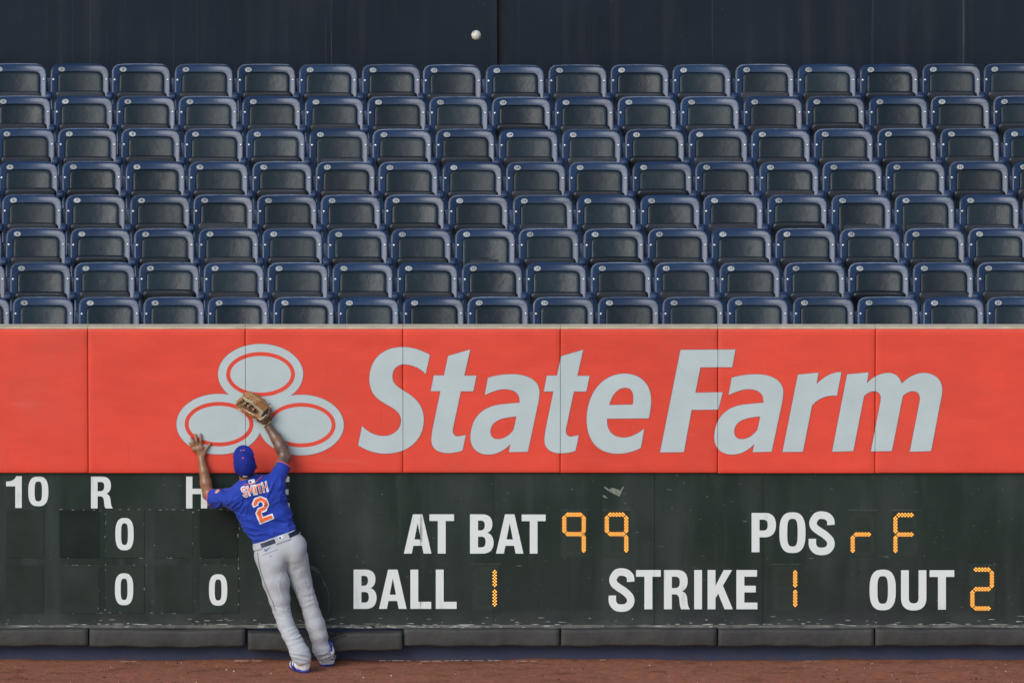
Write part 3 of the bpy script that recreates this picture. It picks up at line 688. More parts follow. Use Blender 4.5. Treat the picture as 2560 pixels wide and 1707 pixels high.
inn_ = rr_outline(-BW / 2 + .055, BW / 2 - .055, zb_ + .05, zt_ - .058, .032, .02)
# same number of points on both outlines
def resample(o, n):
    L = [0]
    for k in range(len(o)): L.append(L[-1] + math.dist(o[k], o[(k + 1) % len(o)]))
    res = []; k = 0
    for i in range(n):
        s = L[-1] * i / n
        while L[k + 1] < s: k += 1
        t = (s - L[k]) / (L[k + 1] - L[k]); a, b = o[k], o[(k + 1) % len(o)]; res.append((a[0] + (b[0] - a[0]) * t, a[1] + (b[1] - a[1]) * t))
    return res
def from_angle(o, n):
    """n points of a convex outline at angles spread by an ellipse-like rule, so loops line up"""
    cx = (min(p[0] for p in o) + max(p[0] for p in o)) / 2; cz = (min(p[1] for p in o) + max(p[1] for p in o)) / 2
    w = max(p[0] for p in o) - cx; h = max(p[1] for p in o) - cz
    best = min(range(len(o)), key=lambda k: abs(o[k][1] - cz) + (0 if o[k][0] > cx else 9))
    return resample(o[best:] + o[:best], n)
NP = 56
def ring(d_out=None, d_in=None):
    return from_angle(inset(out_, d_out) if d_out is not None else inset(inn_, d_in), NP)
back_me = fixed('backrest', *loft([(ring(.004), .016), (ring(0), .010), (ring(0), -.002), (ring(.004), -.008), (ring(.010), -.011), (ring(d_in=-.006), -.011), (ring(d_in=-.001), -.008), (ring(d_in=0), .002), (ring(d_in=.0), .014)], True), M['navy'])
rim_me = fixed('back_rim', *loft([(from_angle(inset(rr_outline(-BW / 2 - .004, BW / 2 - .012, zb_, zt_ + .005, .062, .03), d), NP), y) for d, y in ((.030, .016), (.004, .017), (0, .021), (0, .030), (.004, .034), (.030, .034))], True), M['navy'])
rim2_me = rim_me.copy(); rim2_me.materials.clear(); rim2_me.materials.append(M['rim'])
pad_o = rr_outline(-BW / 2 + .056, BW / 2 - .056, zb_ + .051, zt_ - .059, .032, .02)
pl = [(from_angle(inset(pad_o, d), NP), y) for d, y in ((0, .010), (0, -.004), (.003, -.010), (.010, -.015))]
last = pl[-1][0]; pcx, pcz = 0.0, (zb_ + .051 + zt_ - .059) / 2
for s_ in (.9, .7, .45, .2, .03): pl.append(([(pcx + (x - pcx) * s_, pcz + (z - pcz) * s_) for x, z in last], -.018))
pad_me = fixed('backrest_pad', *loft(pl, cap1=True), M['vinyl'])
so = rr_outline(-.205, .205, -.02, .235, .035, .02)
ident = lambda x, y, z: (x, y - .35 * x * x, z)
seat_me = fixed('folding_seat', *loft([(from_angle(inset(so, d), NP), y) for d, y in ((.03, .032), (.008, .030), (0, .022), (0, -.014), (.006, -.024), (.02, -.028))], cap0=True, cap1=True, f=ident), M['seat'])
def bevel_me(name, boxes, mt, bev=.006):
    bm = bmesh.new()
    for b in boxes:
        t = box_bm(*b, bev); tm = bpy.data.meshes.new('t'); t.to_mesh(tm); t.free(); bm.from_mesh(tm); bpy.data.meshes.remove(tm)
    me = bpy.data.meshes.new(name); bm.to_mesh(me); bm.free(); me.materials.append(mt); me.shade_smooth(); return me
post_me = bevel_me('stanchion', [(-.0165, .0165, -.075, -.020, 0, BACK_H - .10)], M['navy_metal'], .004)
arm_me = bevel_me('armrest', [(-.026, .026, -.30, .05, BACK_H - .245, BACK_H - .205)], M['navy_metal'], .012)
bm = bmesh.new(); bmesh.ops.create_uvsphere(bm, u_segments=10, v_segments=6, radius=.0108)
for v in bm.verts: v.co.y *= .6
bolt_me = bpy.data.meshes.new('bolt'); bm.to_mesh(bolt_me); bm.free(); bolt_me.materials.append(M['bolt']); bolt_me.shade_smooth()
disc = [(.0285 * math.cos(2 * math.pi * k / 24), .0205 * math.sin(2 * math.pi * k / 24)) for k in range(24)]
disc_me = fixed('number_disc', [(x, 0, z) for x, z in disc] + [(x * .94, -.003, z * .94) for x, z in disc], [tuple(range(24))] + [tuple(24 + k for k in range(24))] + [(k, (k + 1) % 24, 24 + (k + 1) % 24, 24 + k) for k in range(24)], M['disc'], False)
num_me = {}
def numeral_mesh(n):
    if n not in num_me:
        cu = bpy.data.curves.new('t', 'FONT'); cu.body = str(n); cu.size = .031; cu.align_x = 'CENTER'; cu.align_y = 'CENTER'
        ob = bpy.data.objects.new('t', cu); me = bpy.data.meshes.new_from_object(ob); bpy.data.objects.remove(ob)
        for v in me.vertices: v.co = Vector((v.co.x, 0, v.co.y))
        me.materials.clear(); me.materials.append(M['ink']); num_me[n] = me
    return num_me[n]
def put(name, me, parent, loc=(0, 0, 0), rot=(0, 0, 0)):
    o = bpy.data.objects.new(name, me); COL.objects.link(o); o.parent = parent; o.location = loc; o.rotation_euler = rot; return o
NUM = 'zero one two three four five six seven eight nine ten eleven twelve thirteen fourteen fifteen sixteen seventeen eighteen nineteen twenty twenty-one twenty-two twenty-three twenty-four'.split()
ORD = ['first', 'second', 'third', 'fourth', 'fifth', 'sixth', 'seventh', 'eighth']
yb_ = lambda x, z: bend(x, -.0115, z)[1]
def surf_rot(x): return (math.atan(RECL), 0, -math.atan(2 * BEND * x) * 1.0)
for r in range(ROWS):
    for n in range(4, 25):
        x = -.1035 + (n - 13) * .5075 - r * .0535
        if abs(x) > 4.0 * (1 + r * .0065) + .62: continue
        # the upper rows bow very slightly towards the field
        y = Y0 + r * TREAD - .075 * (r / 7) * max(0, 1 - abs(x - .3) / 4)
        z = zr0 - BACK_H + RISE * r
        ch = empty('stadium_seat', (x + random.gauss(0, .0025), y + random.gauss(0, .004), z)); ch.rotation_euler = (0, 0, random.gauss(0, .012))
        tag(ch, 'navy folding seat numbered %s in the %s row above the red wall' % (NUM[n], ORD[r] if r < 7 else 'top'), 'seat', 'navy folding seats in the stand')
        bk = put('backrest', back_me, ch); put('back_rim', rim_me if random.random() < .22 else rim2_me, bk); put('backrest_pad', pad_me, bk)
        for sx in (-1, 1):
            bx = sx * (BW / 2 - .021); put('bolt', bolt_me, bk, (bx, yb_(bx, zt_ - .112) - .001, zt_ - .112))
        tip = random.gauss(0, 3.2) + (7 if random.random() < .16 else 0)
        put('folding_seat', seat_me, ch, (random.gauss(0, .004), -.125, BACK_H - .438 + (.012 if tip > 6 else 0) + random.gauss(0, .003)), (R(-4 + tip), 0, random.gauss(0, .012)))
        put('stanchion', post_me, ch, (-.2537, .0, 0)); put('armrest', arm_me, ch, (-.2537, 0, 0))
        dx, dz = -BW / 2 + .087, zt_ - .034
        d_ = put('number_disc', disc_me, ch, (dx, yb_(dx, dz) - .0005, dz), (math.atan(RECL) * -1, random.gauss(0, .08), -math.atan(2 * BEND * dx)))
        put('numeral', numeral_mesh(n), d_, (0, -.0045, 0))

# ------------------------------------------------------------------ baseball in the air
bc = P(1190.5, 88.5, -0.10)
bm = bmesh.new(); bmesh.ops.create_uvsphere(bm, u_segments=32, v_segments=20, radius=.0373)
ball = bm_obj('baseball', bm, M['ball'], None, True, bc); tag(ball, 'white baseball in the air above the top row of seats', 'ball')
V, F = [], []; rot = Matrix.Rotation(R(35), 3, 'Y') @ Matrix.Rotation(R(62), 3, 'X')
for k in range(108):
    t = 2 * math.pi * k / 108; a = .44
    c = Vector((math.cos(t) + a * math.cos(3 * t), math.sin(t) - a * math.sin(3 * t), 2 * math.sqrt(a) * math.cos(2 * t))).normalized()
    c2 = Vector((math.cos(t + .01) + a * math.cos(3 * t + .03), math.sin(t + .01) - a * math.sin(3 * t + .03), 2 * math.sqrt(a) * math.cos(2 * t + .02))).normalized()
    d = (c2 - c).normalized(); s = c.cross(d); b = len(V)
    for u, w in ((-.0018, -.0034), (.0018, -.0034), (.0018, .0034), (-.0018, .0034)): V.append(rot @ (c * .0379 + d * u + s * w + d * abs(w) * .35))
    F.append((b, b + 1, b + 2, b + 3))
o = put('stitching', mesh_from('stitching', V, F, M['stitch']), ball); tag(o, kind='stuff')

# ------------------------------------------------------------------ organic surfaces: distance fields meshed with surface nets
def A(v): return np.array(v, dtype=np.float64)
def PX(px, py, Y): return A(P(px, py, Y))
def capd(p, a, b, ra, rb, fl=None):
    if fl is not None:
        n, k = fl; n = A(n); n = n / np.linalg.norm(n)
        s = 1.0 / k - 1.0
        p = p + np.outer((p - a) @ n, n) * s; b = b + ((b - a) @ n) * n * s
    ab = b - a; L = ab @ ab
    t = np.clip(((p - a) @ ab) / L, 0, 1) if L > 1e-12 else np.zeros(len(p))
    return np.linalg.norm(p - a - t[:, None] * ab, axis=1) - (ra + (rb - ra) * t)
def smin(a, b, k):
    h = np.clip(0.5 + 0.5 * (b - a) / k, 0, 1); return b + (a - b) * h - k * h * (1 - h)
def union(p, prims, k=.02):
    d = None
    for pr in prims:
        q = capd(p, *pr); d = q if d is None else smin(d, q, k)
    return d
def chain(pts, fl=None):
    return [(PX(*pts[i][:3]), PX(*pts[i + 1][:3]), pts[i][3], pts[i + 1][3], fl) for i in range(len(pts) - 1)]
def nets(f, lo, hi, h):
    """mesh of f<0, evaluated only in blocks near the surface"""
    B = 8; lo = A(lo); n = np.ceil((A(hi) - lo) / h).astype(int); nb = (n + B - 1) // B; n = nb * B
    ii = np.stack(np.meshgrid(*[np.arange(k) for k in nb], indexing='ij'), -1).reshape(-1, 3)
    fc = f(lo + h * (ii * B + B / 2)); act = np.abs(fc) < B * h * 1.75
    vals = np.repeat(np.repeat(np.repeat(np.where(fc < 0, -1, 1).reshape(nb).astype(np.float32), B, 0), B, 1), B, 2)
    off = np.stack(np.meshgrid(*[np.arange(B)] * 3, indexing='ij'), -1).reshape(-1, 3)
    ai = ii[act]
    for c in range(0, len(ai), 400):
        idx = (ai[c:c + 400, None, :] * B + off[None]).reshape(-1, 3)
        vals[idx[:, 0], idx[:, 1], idx[:, 2]] = f(lo + h * idx)
    s = vals < 0
    cnt = np.zeros(tuple(n - 1), np.uint8)
    for dx in (0, 1):
        for dy in (0, 1):
            for dz in (0, 1): cnt += s[dx:n[0] - 1 + dx, dy:n[1] - 1 + dy, dz:n[2] - 1 + dz]
    cells = np.argwhere((cnt > 0) & (cnt < 8))
    cid = -np.ones(tuple(n - 1), np.int32); cid[cells[:, 0], cells[:, 1], cells[:, 2]] = np.arange(len(cells))
    acc = np.zeros((len(cells), 3)); num = np.zeros(len(cells))
    for ax in range(3):
        o1, o2 = [k for k in range(3) if k != ax]
        for a in (0, 1):
            for b in (0, 1):
                c0 = cells.copy(); c0[:, o1] += a; c0[:, o2] += b; c1 = c0.copy(); c1[:, ax] += 1
                v0 = vals[c0[:, 0], c0[:, 1], c0[:, 2]].astype(float); v1 = vals[c1[:, 0], c1[:, 1], c1[:, 2]].astype(float)
                m = (v0 < 0) != (v1 < 0); t = np.where(m, v0 / np.where(m, v0 - v1, 1), 0)
                pt = c0.astype(float); pt[:, ax] += t; acc[m] += pt[m]; num[m] += 1
    V = lo + h * acc / num[:, None]
    F = []
    for ax in range(3):
        o1, o2 = [(1, 2), (2, 0), (0, 1)][ax]
        sl0 = [slice(0, k) for k in n]; sl1 = [slice(0, k) for k in n]
        sl0[ax] = slice(0, n[ax] - 1); sl1[ax] = slice(1, n[ax])
        e = np.argwhere(s[tuple(sl0)] != s[tuple(sl1)])
        e = e[(e[:, o1] > 0) & (e[:, o2] > 0) & (e[:, o1] < n[o1] - 1) & (e[:, o2] < n[o2] - 1)]
        ins = s[e[:, 0], e[:, 1], e[:, 2]]; q = []
        for a, b in ((-1, -1), (0, -1), (0, 0), (-1, 0)):
            c = e.copy(); c[:, o1] += a; c[:, o2] += b; q.append(cid[c[:, 0], c[:, 1], c[:, 2]])
        q = np.stack(q, 1); q[~ins] = q[~ins][:, ::-1]; F.append(q)
    F = np.concatenate(F); F = F[(F >= 0).all(1)]
    return V, F
def normals(V, F):
    n = np.cross(V[F[:, 2]] - V[F[:, 0]], V[F[:, 3]] - V[F[:, 1]]); N = np.zeros_like(V)
    for k in range(4): np.add.at(N, F[:, k], n)
    return N / (np.linalg.norm(N, axis=1)[:, None] + 1e-12)
def smooth(V, F, it=2, w=.5):
    E = np.concatenate([F[:, [k, (k + 1) % 4]] for k in range(4)]); cnt = np.zeros(len(V)); np.add.at(cnt, E[:, 0], 1); np.add.at(cnt, E[:, 1], 1)
    for _ in range(it):
        S = np.zeros_like(V); np.add.at(S, E[:, 0], V[E[:, 1]]); np.add.at(S, E[:, 1], V[E[:, 0]]); V = V * (1 - w) + w * S / cnt[:, None]
    return V
def vnoise(p, sc, seed=0):
    q = p * sc; i = np.floor(q).astype(np.int64); f = q - i; f = f * f * (3 - 2 * f); r = 0
    def hsh(a, b, c):
        x = np.sin(a * 127.1 + b * 311.7 + c * 74.7 + seed * 17.3) * 43758.5453; return x - np.floor(x)
    for dx in (0, 1):
        for dy in (0, 1):
            for dz in (0, 1):
                w = (f[:, 0] if dx else 1 - f[:, 0]) * (f[:, 1] if dy else 1 - f[:, 1]) * (f[:, 2] if dz else 1 - f[:, 2])
                r = r + w * hsh(i[:, 0] + dx, i[:, 1] + dy, i[:, 2] + dz)
    return r * 2 - 1
def sdf_obj(name, f, lo, hi, h, mt, parent=None, fold=None, sm=2, matfn=None):
    V, F = nets(f, lo, hi, h); V = smooth(V, F, sm)
    if fold is not None:
        N = normals(V, F); V = V + N * fold(V)[:, None]
    o = add(name, V, F, mt, parent, True)
    if matfn is not None:
        ctr = V[F].mean(1); o.data.polygons.foreach_set('material_index', matfn(ctr).astype(np.int32))
    return o, V, F

# ------------------------------------------------------------------ the player
# joints: photo pixel + distance from the wall
FY = ((0, 1, 0), .66)                              # torsos and hips are flatter front to back
def bb(pts, m):
    q = np.array(pts); return q.min(0) - m, q.max(0) + m
SH_L, SH_R = (588, 1242, -.30), (689, 1204, -.30)
# -- jersey
torso = [(PX(625, 1262, -.30), PX(675, 1242, -.30), .134, .132, FY), (PX(642, 1303, -.31), PX(690, 1286, -.31), .122, .122, FY), (PX(660, 1345, -.325), PX(710, 1326, -.325), .092, .096, FY),
         (PX(*SH_L), PX(612, 1224, -.31), .074, .078, None), (PX(612, 1224, -.31), PX(618, 1214, -.315), .074, .062, None), (PX(*SH_R), PX(640, 1214, -.31), .066, .078, None), (PX(640, 1214, -.31), PX(630, 1206, -.315), .072, .06, None)]
slv_l = (PX(592, 1243, -.30), PX(529, 1245, -.165), .078, .072, None); slv_r = (PX(688, 1208, -.30), PX(708, 1163, -.205), .072, .064, None)
W0 = PX(689, 1338.5, -.33); UAX = A((-.344, 0, .939)); TAX = A((.939, 0, .344))
def sl_end(p, s): return (p - s[1]) @ ((s[1] - s[0]) / np.linalg.norm(s[1] - s[0]))
NB = PX(618, 1200, -.30); NDIR = A((-.22, .25, .95)); NDIR /= np.linalg.norm(NDIR)
def f_torso(p, grow=0.0):
    d = union(p, torso, .05); return d - grow
def f_jersey(p):
    d = union(p, torso, .05)
    sl = np.minimum(np.maximum(capd(p, *slv_l), sl_end(p, slv_l)), 9); sr = np.maximum(capd(p, *slv_r), sl_end(p, slv_r))
    d = smin(smin(d, sl, .03), sr, .03)
    # hollow sleeves and the neck opening
    d = np.maximum(d, -np.maximum(capd(p, slv_l[0], slv_l[1] + (slv_l[1] - slv_l[0]) * .3, .062, .062), -(sl_end(p, slv_l) + .05)))
    d = np.maximum(d, -np.maximum(capd(p, slv_r[0], slv_r[1] + (slv_r[1] - slv_r[0]) * .3, .056, .056), -(sl_end(p, slv_r) + .05)))
    d = np.maximum(d, -((p - W0) @ UAX + .004))
    neck = capd(p, NB - NDIR * .015, NB + NDIR * .2, .056, .075)
    return np.maximum(d, -neck)
def ridge(V, ax, sc, seed):
    """irregular creases running across the direction ax"""
    q = V + np.outer(V @ ax, ax) * (sc - 1); n = vnoise(q, 7.5, seed) + .45 * vnoise(q, 17, seed + 1)
    return .55 - 2.0 * np.abs(n) + .9 * np.exp(-(n / .12) ** 2)
def jersey_fold(V):
    u = (V - W0) @ UAX; t = (V - W0) @ TAX
    w = .0030 * vnoise(V, 8, 1) + .0014 * vnoise(V, 22, 2)
    # drapes hanging from the right shoulder towards the left hip, and creases under the raised arms
    a1 = UAX * .80 + TAX * .60; a2 = UAX * .75 - TAX * .66
    w += .0072 * np.exp(-((u - .07) / .10) ** 2) * ridge(V, a1, 3.0, 3)
    w += .0075 * np.exp(-((u - .34) / .09) ** 2) * np.clip(np.abs(t + .03) / .12, 0, 1) * ridge(V, a2, 2.6, 5)
    w += .0055 * np.exp(-((u - .22) / .08) ** 2) * ridge(V, a1, 2.2, 9)
    w += .006 * np.exp(-((u - .012) / .03) ** 2) * (.5 + .5 * vnoise(V, 14, 8))
    return w
person_lo, person_hi = A((-2.75, -.85, -.02)), A((-1.2, .02, 2.3))
# -- bare skin
arm_l = chain([(588, 1242, -.30, .052), (556, 1240, -.22, .050), (521, 1236, -.135, .045)]) + chain([(521, 1236, -.135, .044), (515, 1208, -.12, .046), (510, 1178, -.105, .037), (504, 1150, -.085, .0275)], None)
arm_r = chain([(689, 1204, -.30, .054), (700, 1172, -.23, .053), (712, 1143, -.165, .050)]) + chain([(712, 1143, -.165, .048), (703, 1116, -.14, .052), (690, 1094, -.12, .044), (674, 1071, -.10, .031), (668, 1060, -.095, .030)])
palm = [(PX(503, 1145, -.083), PX(499, 1122, -.078), .027, .030, ((0, 1, 0), .62)), (PX(486, 1123, -.077), PX(503, 1120, -.077), .022, .022, ((0, 1, 0), .75)), (PX(504, 1143, -.082), PX(511, 1131, -.080), .021, .018, None)]
def finger(pts, r): return [(PX(*pts[i]), PX(*pts[i + 1]), r * (1 - .12 * i), r * (1 - .12 * (i + 1)), None) for i in range(len(pts) - 1)]
fingers = finger([(483, 1122, -.077), (478, 1113, -.079), (474, 1107, -.068)], .0112) + finger([(489, 1118, -.077), (483, 1105, -.082), (478, 1094, -.068)], .0122) \
    + finger([(496, 1117, -.077), (491.5, 1101, -.083), (488, 1086, -.068)], .0126) + finger([(503, 1118, -.077), (502, 1101, -.083), (501.5, 1085, -.068)], .0120)
thumb = finger([(509, 1133, -.080), (516, 1121, -.076), (526, 1108.5, -.067)], .0125)
# head: face turned up to the ball, crown towards the field
HC = PX(612.5, 1163, -.335); HR = A((.985, 0, .17)); HR /= np.linalg.norm(HR)
HF = A((-.10, .58, .80)); HF -= HR * (HF @ HR); HF /= np.linalg.norm(HF); HU = np.cross(HR, HF)
def hl(p): q = p - HC; return np.stack([q @ HR, q @ HF, q @ HU], 1)
def hw(r, f, u): return HC + HR * r + HF * f + HU * u
def ell(l, c, r):
    q = (l - A(c)) / A(r); k = np.linalg.norm(q, axis=1); return (k - 1) * min(r)
def f_head(p):
    l = hl(p)
    d = ell(l, (0, 0, .01), (.074, .094, .098))
    d = smin(d, ell(l, (0, .035, -.055), (.058, .062, .070)), .03)          # jaw and face
    d = smin(d, ell(l, (0, .085, -.105), (.026, .022, .022)), .02)          # chin
    d = smin(d, capd(l, A((0, .096, -.015)), A((0, .112, -.046)), .009, .015), .012)   # nose
    d = smin(d, capd(l, A((-.032, .086, .006)), A((.032, .086, .006)), .012, .012), .015)   # brow
    d = smin(d, capd(l, A((-.022, .094, -.072)), A((.022, .094, -.072)), .008, .008), .008)  # lips
    for s in (-1, 1):
        d = np.maximum(d, -ell(l, (s * .03, .100, -.012), (.016, .014, .010)))
        e = np.maximum(ell(l, (s * .080, -.008, -.022), (.014, .022, .034)), -ell(l, (s * .090, .0, -.022), (.008, .012, .022)))
        d = smin(d, e, .006)
    return d
neck = [(NB - NDIR * .07, hw(0, -.035, -.06), .066, .060, None)]
core = [(a, b, ra - .035, rb - .035, fl) for a, b, ra, rb, fl in torso[:3]] + [(PX(*SH_L), PX(622, 1222, -.31), .05, .05, None), (PX(*SH_R), PX(640, 1216, -.31), .05, .05, None)]
leg_l = [(676, 1402, -.355, .106), (690, 1454, -.37, .102), (699, 1498, -.385, .080), (703, 1524, -.395, .067), (715, 1560, -.435, .064), (726, 1585, -.465, .064), (737, 1604, -.49, .064), (747, 1626, -.52, .070), (752, 1637, -.53, .074), (758, 1648, -.54, .057), (760, 1657.5, -.545, .047)]
leg_r = [(738, 1394, -.31, .104), (754, 1454, -.285, .080), (763, 1480, -.285, .070), (771, 1502, -.29, .065), (780, 1535, -.295, .066), (788, 1560, -.30, .074), (797, 1588, -.30, .069), (801, 1611, -.285, .061), (805, 1622, -.28, .069), (810, 1634, -.272, .062), (812, 1644, -.265, .048), (813, 1651, -.262, .040)]
shin = lambda ch, n: [(PX(*ch[i][:3]), PX(*ch[i + 1][:3]), ch[i][3] * .55, ch[i + 1][3] * .55, None) for i in range(len(ch) - 4)]
core += shin(leg_l, 0) + shin(leg_r, 0) + [(PX(668, 1385, -.335), PX(730, 1365, -.335), .07, .07, FY), (PX(690, 1350, -.33), PX(700, 1375, -.33), .08, .08, FY)]
def f_body(p):
    d = union(p, core, .04)
    d = smin(d, union(p, arm_l, .012), .02); d = smin(d, union(p, arm_r, .012), .02)
    hnd = union(p, palm, .014)
    for fg in (fingers[0:2], fingers[2:4], fingers[4:6], fingers[6:8], thumb): hnd = smin(hnd, union(p, fg, .003), .006)
    d = smin(d, hnd, .012)
    # inside the glove the right hand goes on as a fist-sized palm
    d = smin(d, capd(p, PX(668, 1060, -.095), PX(652, 1035, -.095), .028, .030), .012)
    nk = smin(f_head(p), union(p, neck, .02), .025)
    return smin(d, nk, .02)
def body_mat(c):
    ax = PX(705, 1160, -.17); tat = (c[:, 2] > P(690, 1163, -.15).z) & (c[:, 0] > P(655, 1100, -.15).x)
    l = hl(c); hair = (ell(l, (0, -.006, .01), (.0765, .093, .1)) < .006) & (l[:, 1] < .035 - .4 * np.abs(l[:, 2])) & (l[:, 2] > -.062) & (l[:, 2] < .05) & (np.abs(l[:, 0]) < .0735)
    return np.where(hair, 2, np.where(tat, 1, 0))
person, BV, BF = sdf_obj('person', f_body, person_lo, person_hi, .0045, [M['skin'], M['skin_ink'], M['hair']], None, None, 1, body_mat)
tag(person, 'fielder in blue jersey and grey trousers leaning on the wall, both arms reaching up', 'person')
org = Vector((G(760, 1670).x, G(760, 1670).y, 0)); person.location = org
for v in person.data.vertices: v.co -= org
for s in (-1, 1):
    c = hw(s * .03, .091, -.012); bm = bmesh.new(); bmesh.ops.create_uvsphere(bm, u_segments=12, v_segments=8, radius=.0115); bm_obj('eye', bm, M['eye'], person, True, Vector(c))
jersey, JV, JF = sdf_obj('jersey', f_jersey, PX(515, 1372, -.52), PX(760, 1130, -.08) + A((0, 0, .05)), .0045, M['jersey'], person, jersey_fold, 3)
# coloured bands on the sleeve hems and round the neck
for s in (slv_l, slv_r):
    r = s[3] + .0022
    fn = lambda p, s=s: np.maximum(np.maximum(capd(p, s[0], s[1], s[2] + .0024, s[3] + .0024), -(capd(p, s[0], s[1], s[2] - .008, s[3] - .008))), np.abs(sl_end(p, s) + .0055) - .0055)
    sdf_obj('sleeve_piping', fn, s[1] - .11, s[1] + .11, .003, M['piping'], jersey, None, 1)
bvh_j = BVHTree.FromPolygons([Vector(v) for v in JV], [tuple(int(k) for k in f) for f in JF])
def drape(name, outlines, bvh, mt, parent, lift=.003, step=.010):
    """lay a flat outline (photo pixels) onto a cloth surface"""
    bm = fill2d(to_wall(outlines, -.45)); xs = [v.co.x for v in bm.verts]; ys = [v.co.y for v in bm.verts]
    for ax, lo, hi in ((0, min(xs), max(xs)), (1, min(ys), max(ys))):
        c = lo + step / 2
        while c < hi:
            co = [0, 0, 0]; co[ax] = c; no = [0, 0, 0]; no[ax] = 1
            bmesh.ops.bisect_plane(bm, geom=bm.verts[:] + bm.edges[:] + bm.faces[:], dist=1e-5, plane_co=co, plane_no=no); c += step
    last = 1.0
    for v in bm.verts:
        w = Vector((v.co.x, -.45, v.co.y)); d = (w - CAM).normalized(); hit, n, _, dist = bvh.ray_cast(w - d * .5, d, 2.0)
        v.co = (hit - d * lift) if hit is not None else w + d * .05
    bmesh.ops.recalc_face_normals(bm, faces=bm.faces)
    for f in bm.faces:
        if f.normal.dot(FWD) > 0: f.normal_flip()
    me = bpy.data.meshes.new(name); bm.to_mesh(me); bm.free(); me.materials.append(mt)
    return link(bpy.data.objects.new(name, me), parent)
zA = lambda o: [[(580 + x / 11.2, 1180 + y / 11.2) for x, y in s] for s in o]
drape('number_border', zA([[(550, 890), (620, 725), (800, 662), (980, 738), (1045, 905), (965, 1085), (830, 1142), (870, 1248), (1130, 1150), (1185, 1300), (782, 1465), (650, 1150), (718, 1000), (850, 950), (868, 912), (845, 855), (800, 830), (748, 868), (738, 928), (600, 997)]]), bvh_j, M['twill'], jersey, .0035)
drape('number', zA([[(595, 905), (645, 765), (800, 700), (945, 765), (1000, 905), (935, 1050), (795, 1110), (850, 1290), (1105, 1200), (1140, 1275), (800, 1415), (695, 1150), (755, 1030), (885, 975), (908, 905), (870, 825), (800, 790), (715, 840), (690, 905), (620, 948)]]), bvh_j, M['orange'], jersey, .006)
def unit(ch, i):
    """jersey letter outlines in the unit square; i shrinks the strokes for the inner colour"""
    a = i; s = .36 - i
    if ch == 'I':
        a *= 2.1; return [(a, a * .6), (1 - a, a * .6), (1 - a, 1 - a * .6), (a, 1 - a * .6)]
    if ch == 'T': t = .20 - a * .35; x0, x1 = .5 - s / 2 * 1.0, .5 + s / 2 * 1.0; return [(a, a * .6), (1 - a, a * .6), (1 - a, t), (x1, t), (x1, 1 - a * .6), (x0, 1 - a * .6), (x0, t), (a, t)]
    if ch == 'H':
        y0, y1 = .42 + a * .4, .60 - a * .4
        return [(a, a * .6), (s, a * .6), (s, y0), (1 - s, y0), (1 - s, a * .6), (1 - a, a * .6), (1 - a, 1 - a * .6), (1 - s, 1 - a * .6), (1 - s, y1), (s, y1), (s, 1 - a * .6), (a, 1 - a * .6)]
    if ch == 'M':
        s = .31 - i * .9
        return [(a, a * .6), (s, a * .6), (.5, .42 + a * 1.15), (1 - s, a * .6), (1 - a, a * .6), (1 - a, 1 - a * .6), (1 - s, 1 - a * .6), (1 - s, .42 + a * .3), (.5, .80 - a * .9), (s, .42 + a * .3), (s, 1 - a * .6), (a, 1 - a * .6)]
    if ch == 'S':
        w = .34 - i * 1.7
        return stroke([(.84, .30), (.80, .14), (.5, .09), (.19, .16), (.17, .34), (.45, .47), (.78, .58), (.83, .78), (.55, .91), (.22, .87), (.15, .70)], w, 6)
for ch, O, u, v in (('S', (230, 432), (165, -38), (88, 268)), ('M', (396, 384), (172, -34), (84, 290)), ('I', (575, 350), (82, -16), (74, 292)), ('T', (648, 352), (180, -50), (72, 272)), ('H', (808, 282), (162, -40), (62, 300))):
    for i, mt, lift in ((0.0, 'twill', .0035), (.135, 'orange', .0055)):
        o = unit(ch, i); drape('name_letter' if i == 0 else 'name_letter_fill', zA([[(O[0] + u[0] * x + v[0] * y, O[1] + u[1] * x + v[1] * y) for x, y in o]]), bvh_j, M[mt], jersey, lift, .014)
drape('collar_piping', zA([stroke([(315, 335), (480, 345), (620, 305), (730, 215), (850, 100)], 26, 8)]), bvh_j, M['piping'], jersey, .003)
drape('league_badge', zA([[(455, 235), (475, 215), (610, 187), (635, 205), (648, 275), (630, 295), (490, 325), (472, 310)]]), bvh_j, M['twill'], jersey, .0055)
drape('badge_mark', zA([[(475, 255), (530, 245), (545, 290), (520, 302), (488, 300)]]), bvh_j, M['belt'], jersey, .0075)
drape('sleeve_patch', [[(460 + x / 7.125, 1070 + y / 7.125) for x, y in ((548, 1150), (570, 1105), (625, 1070), (668, 1062), (650, 1095), (600, 1150), (565, 1158))]], bvh_j, mat('patch_pale', (.62, .32, .25), .6), jersey, .004)
# -- trousers
hips = [(PX(668, 1386, -.335), PX(733, 1364, -.335), .104, .106, ((0, 1, 0), .92)), (PX(667, 1353, -.33), PX(711, 1336, -.33), .100, .102, ((0, 1, 0), .72)), (PX(690, 1408, -.39), PX(694, 1395, -.375), .075, .07, None), (PX(738, 1392, -.355), PX(738, 1383, -.355), .07, .07, None)]
f_hips = lambda p: union(p, hips, .045)
def f_trouser(p):
    l = union(p, chain(leg_l), .018); r = union(p, chain(leg_r), .018)
    d = smin(smin(f_hips(p), l, .03), r, .008)
    for ch in (leg_l, leg_r):          # open hems
        a, b = PX(*ch[-2][:3]), PX(*ch[-1][:3]); ax = (b - a) / np.linalg.norm(b - a)
        d = np.maximum(d, -np.maximum(capd(p, a, b + ax * .1, .036, .036), -((p - b) @ ax + .02)))
        near = np.linalg.norm(p - b, axis=1) < .12
        d = np.where(near, np.maximum(d, (p - b) @ ax - .004), d)
    return np.maximum(d, (p - W0) @ UAX)
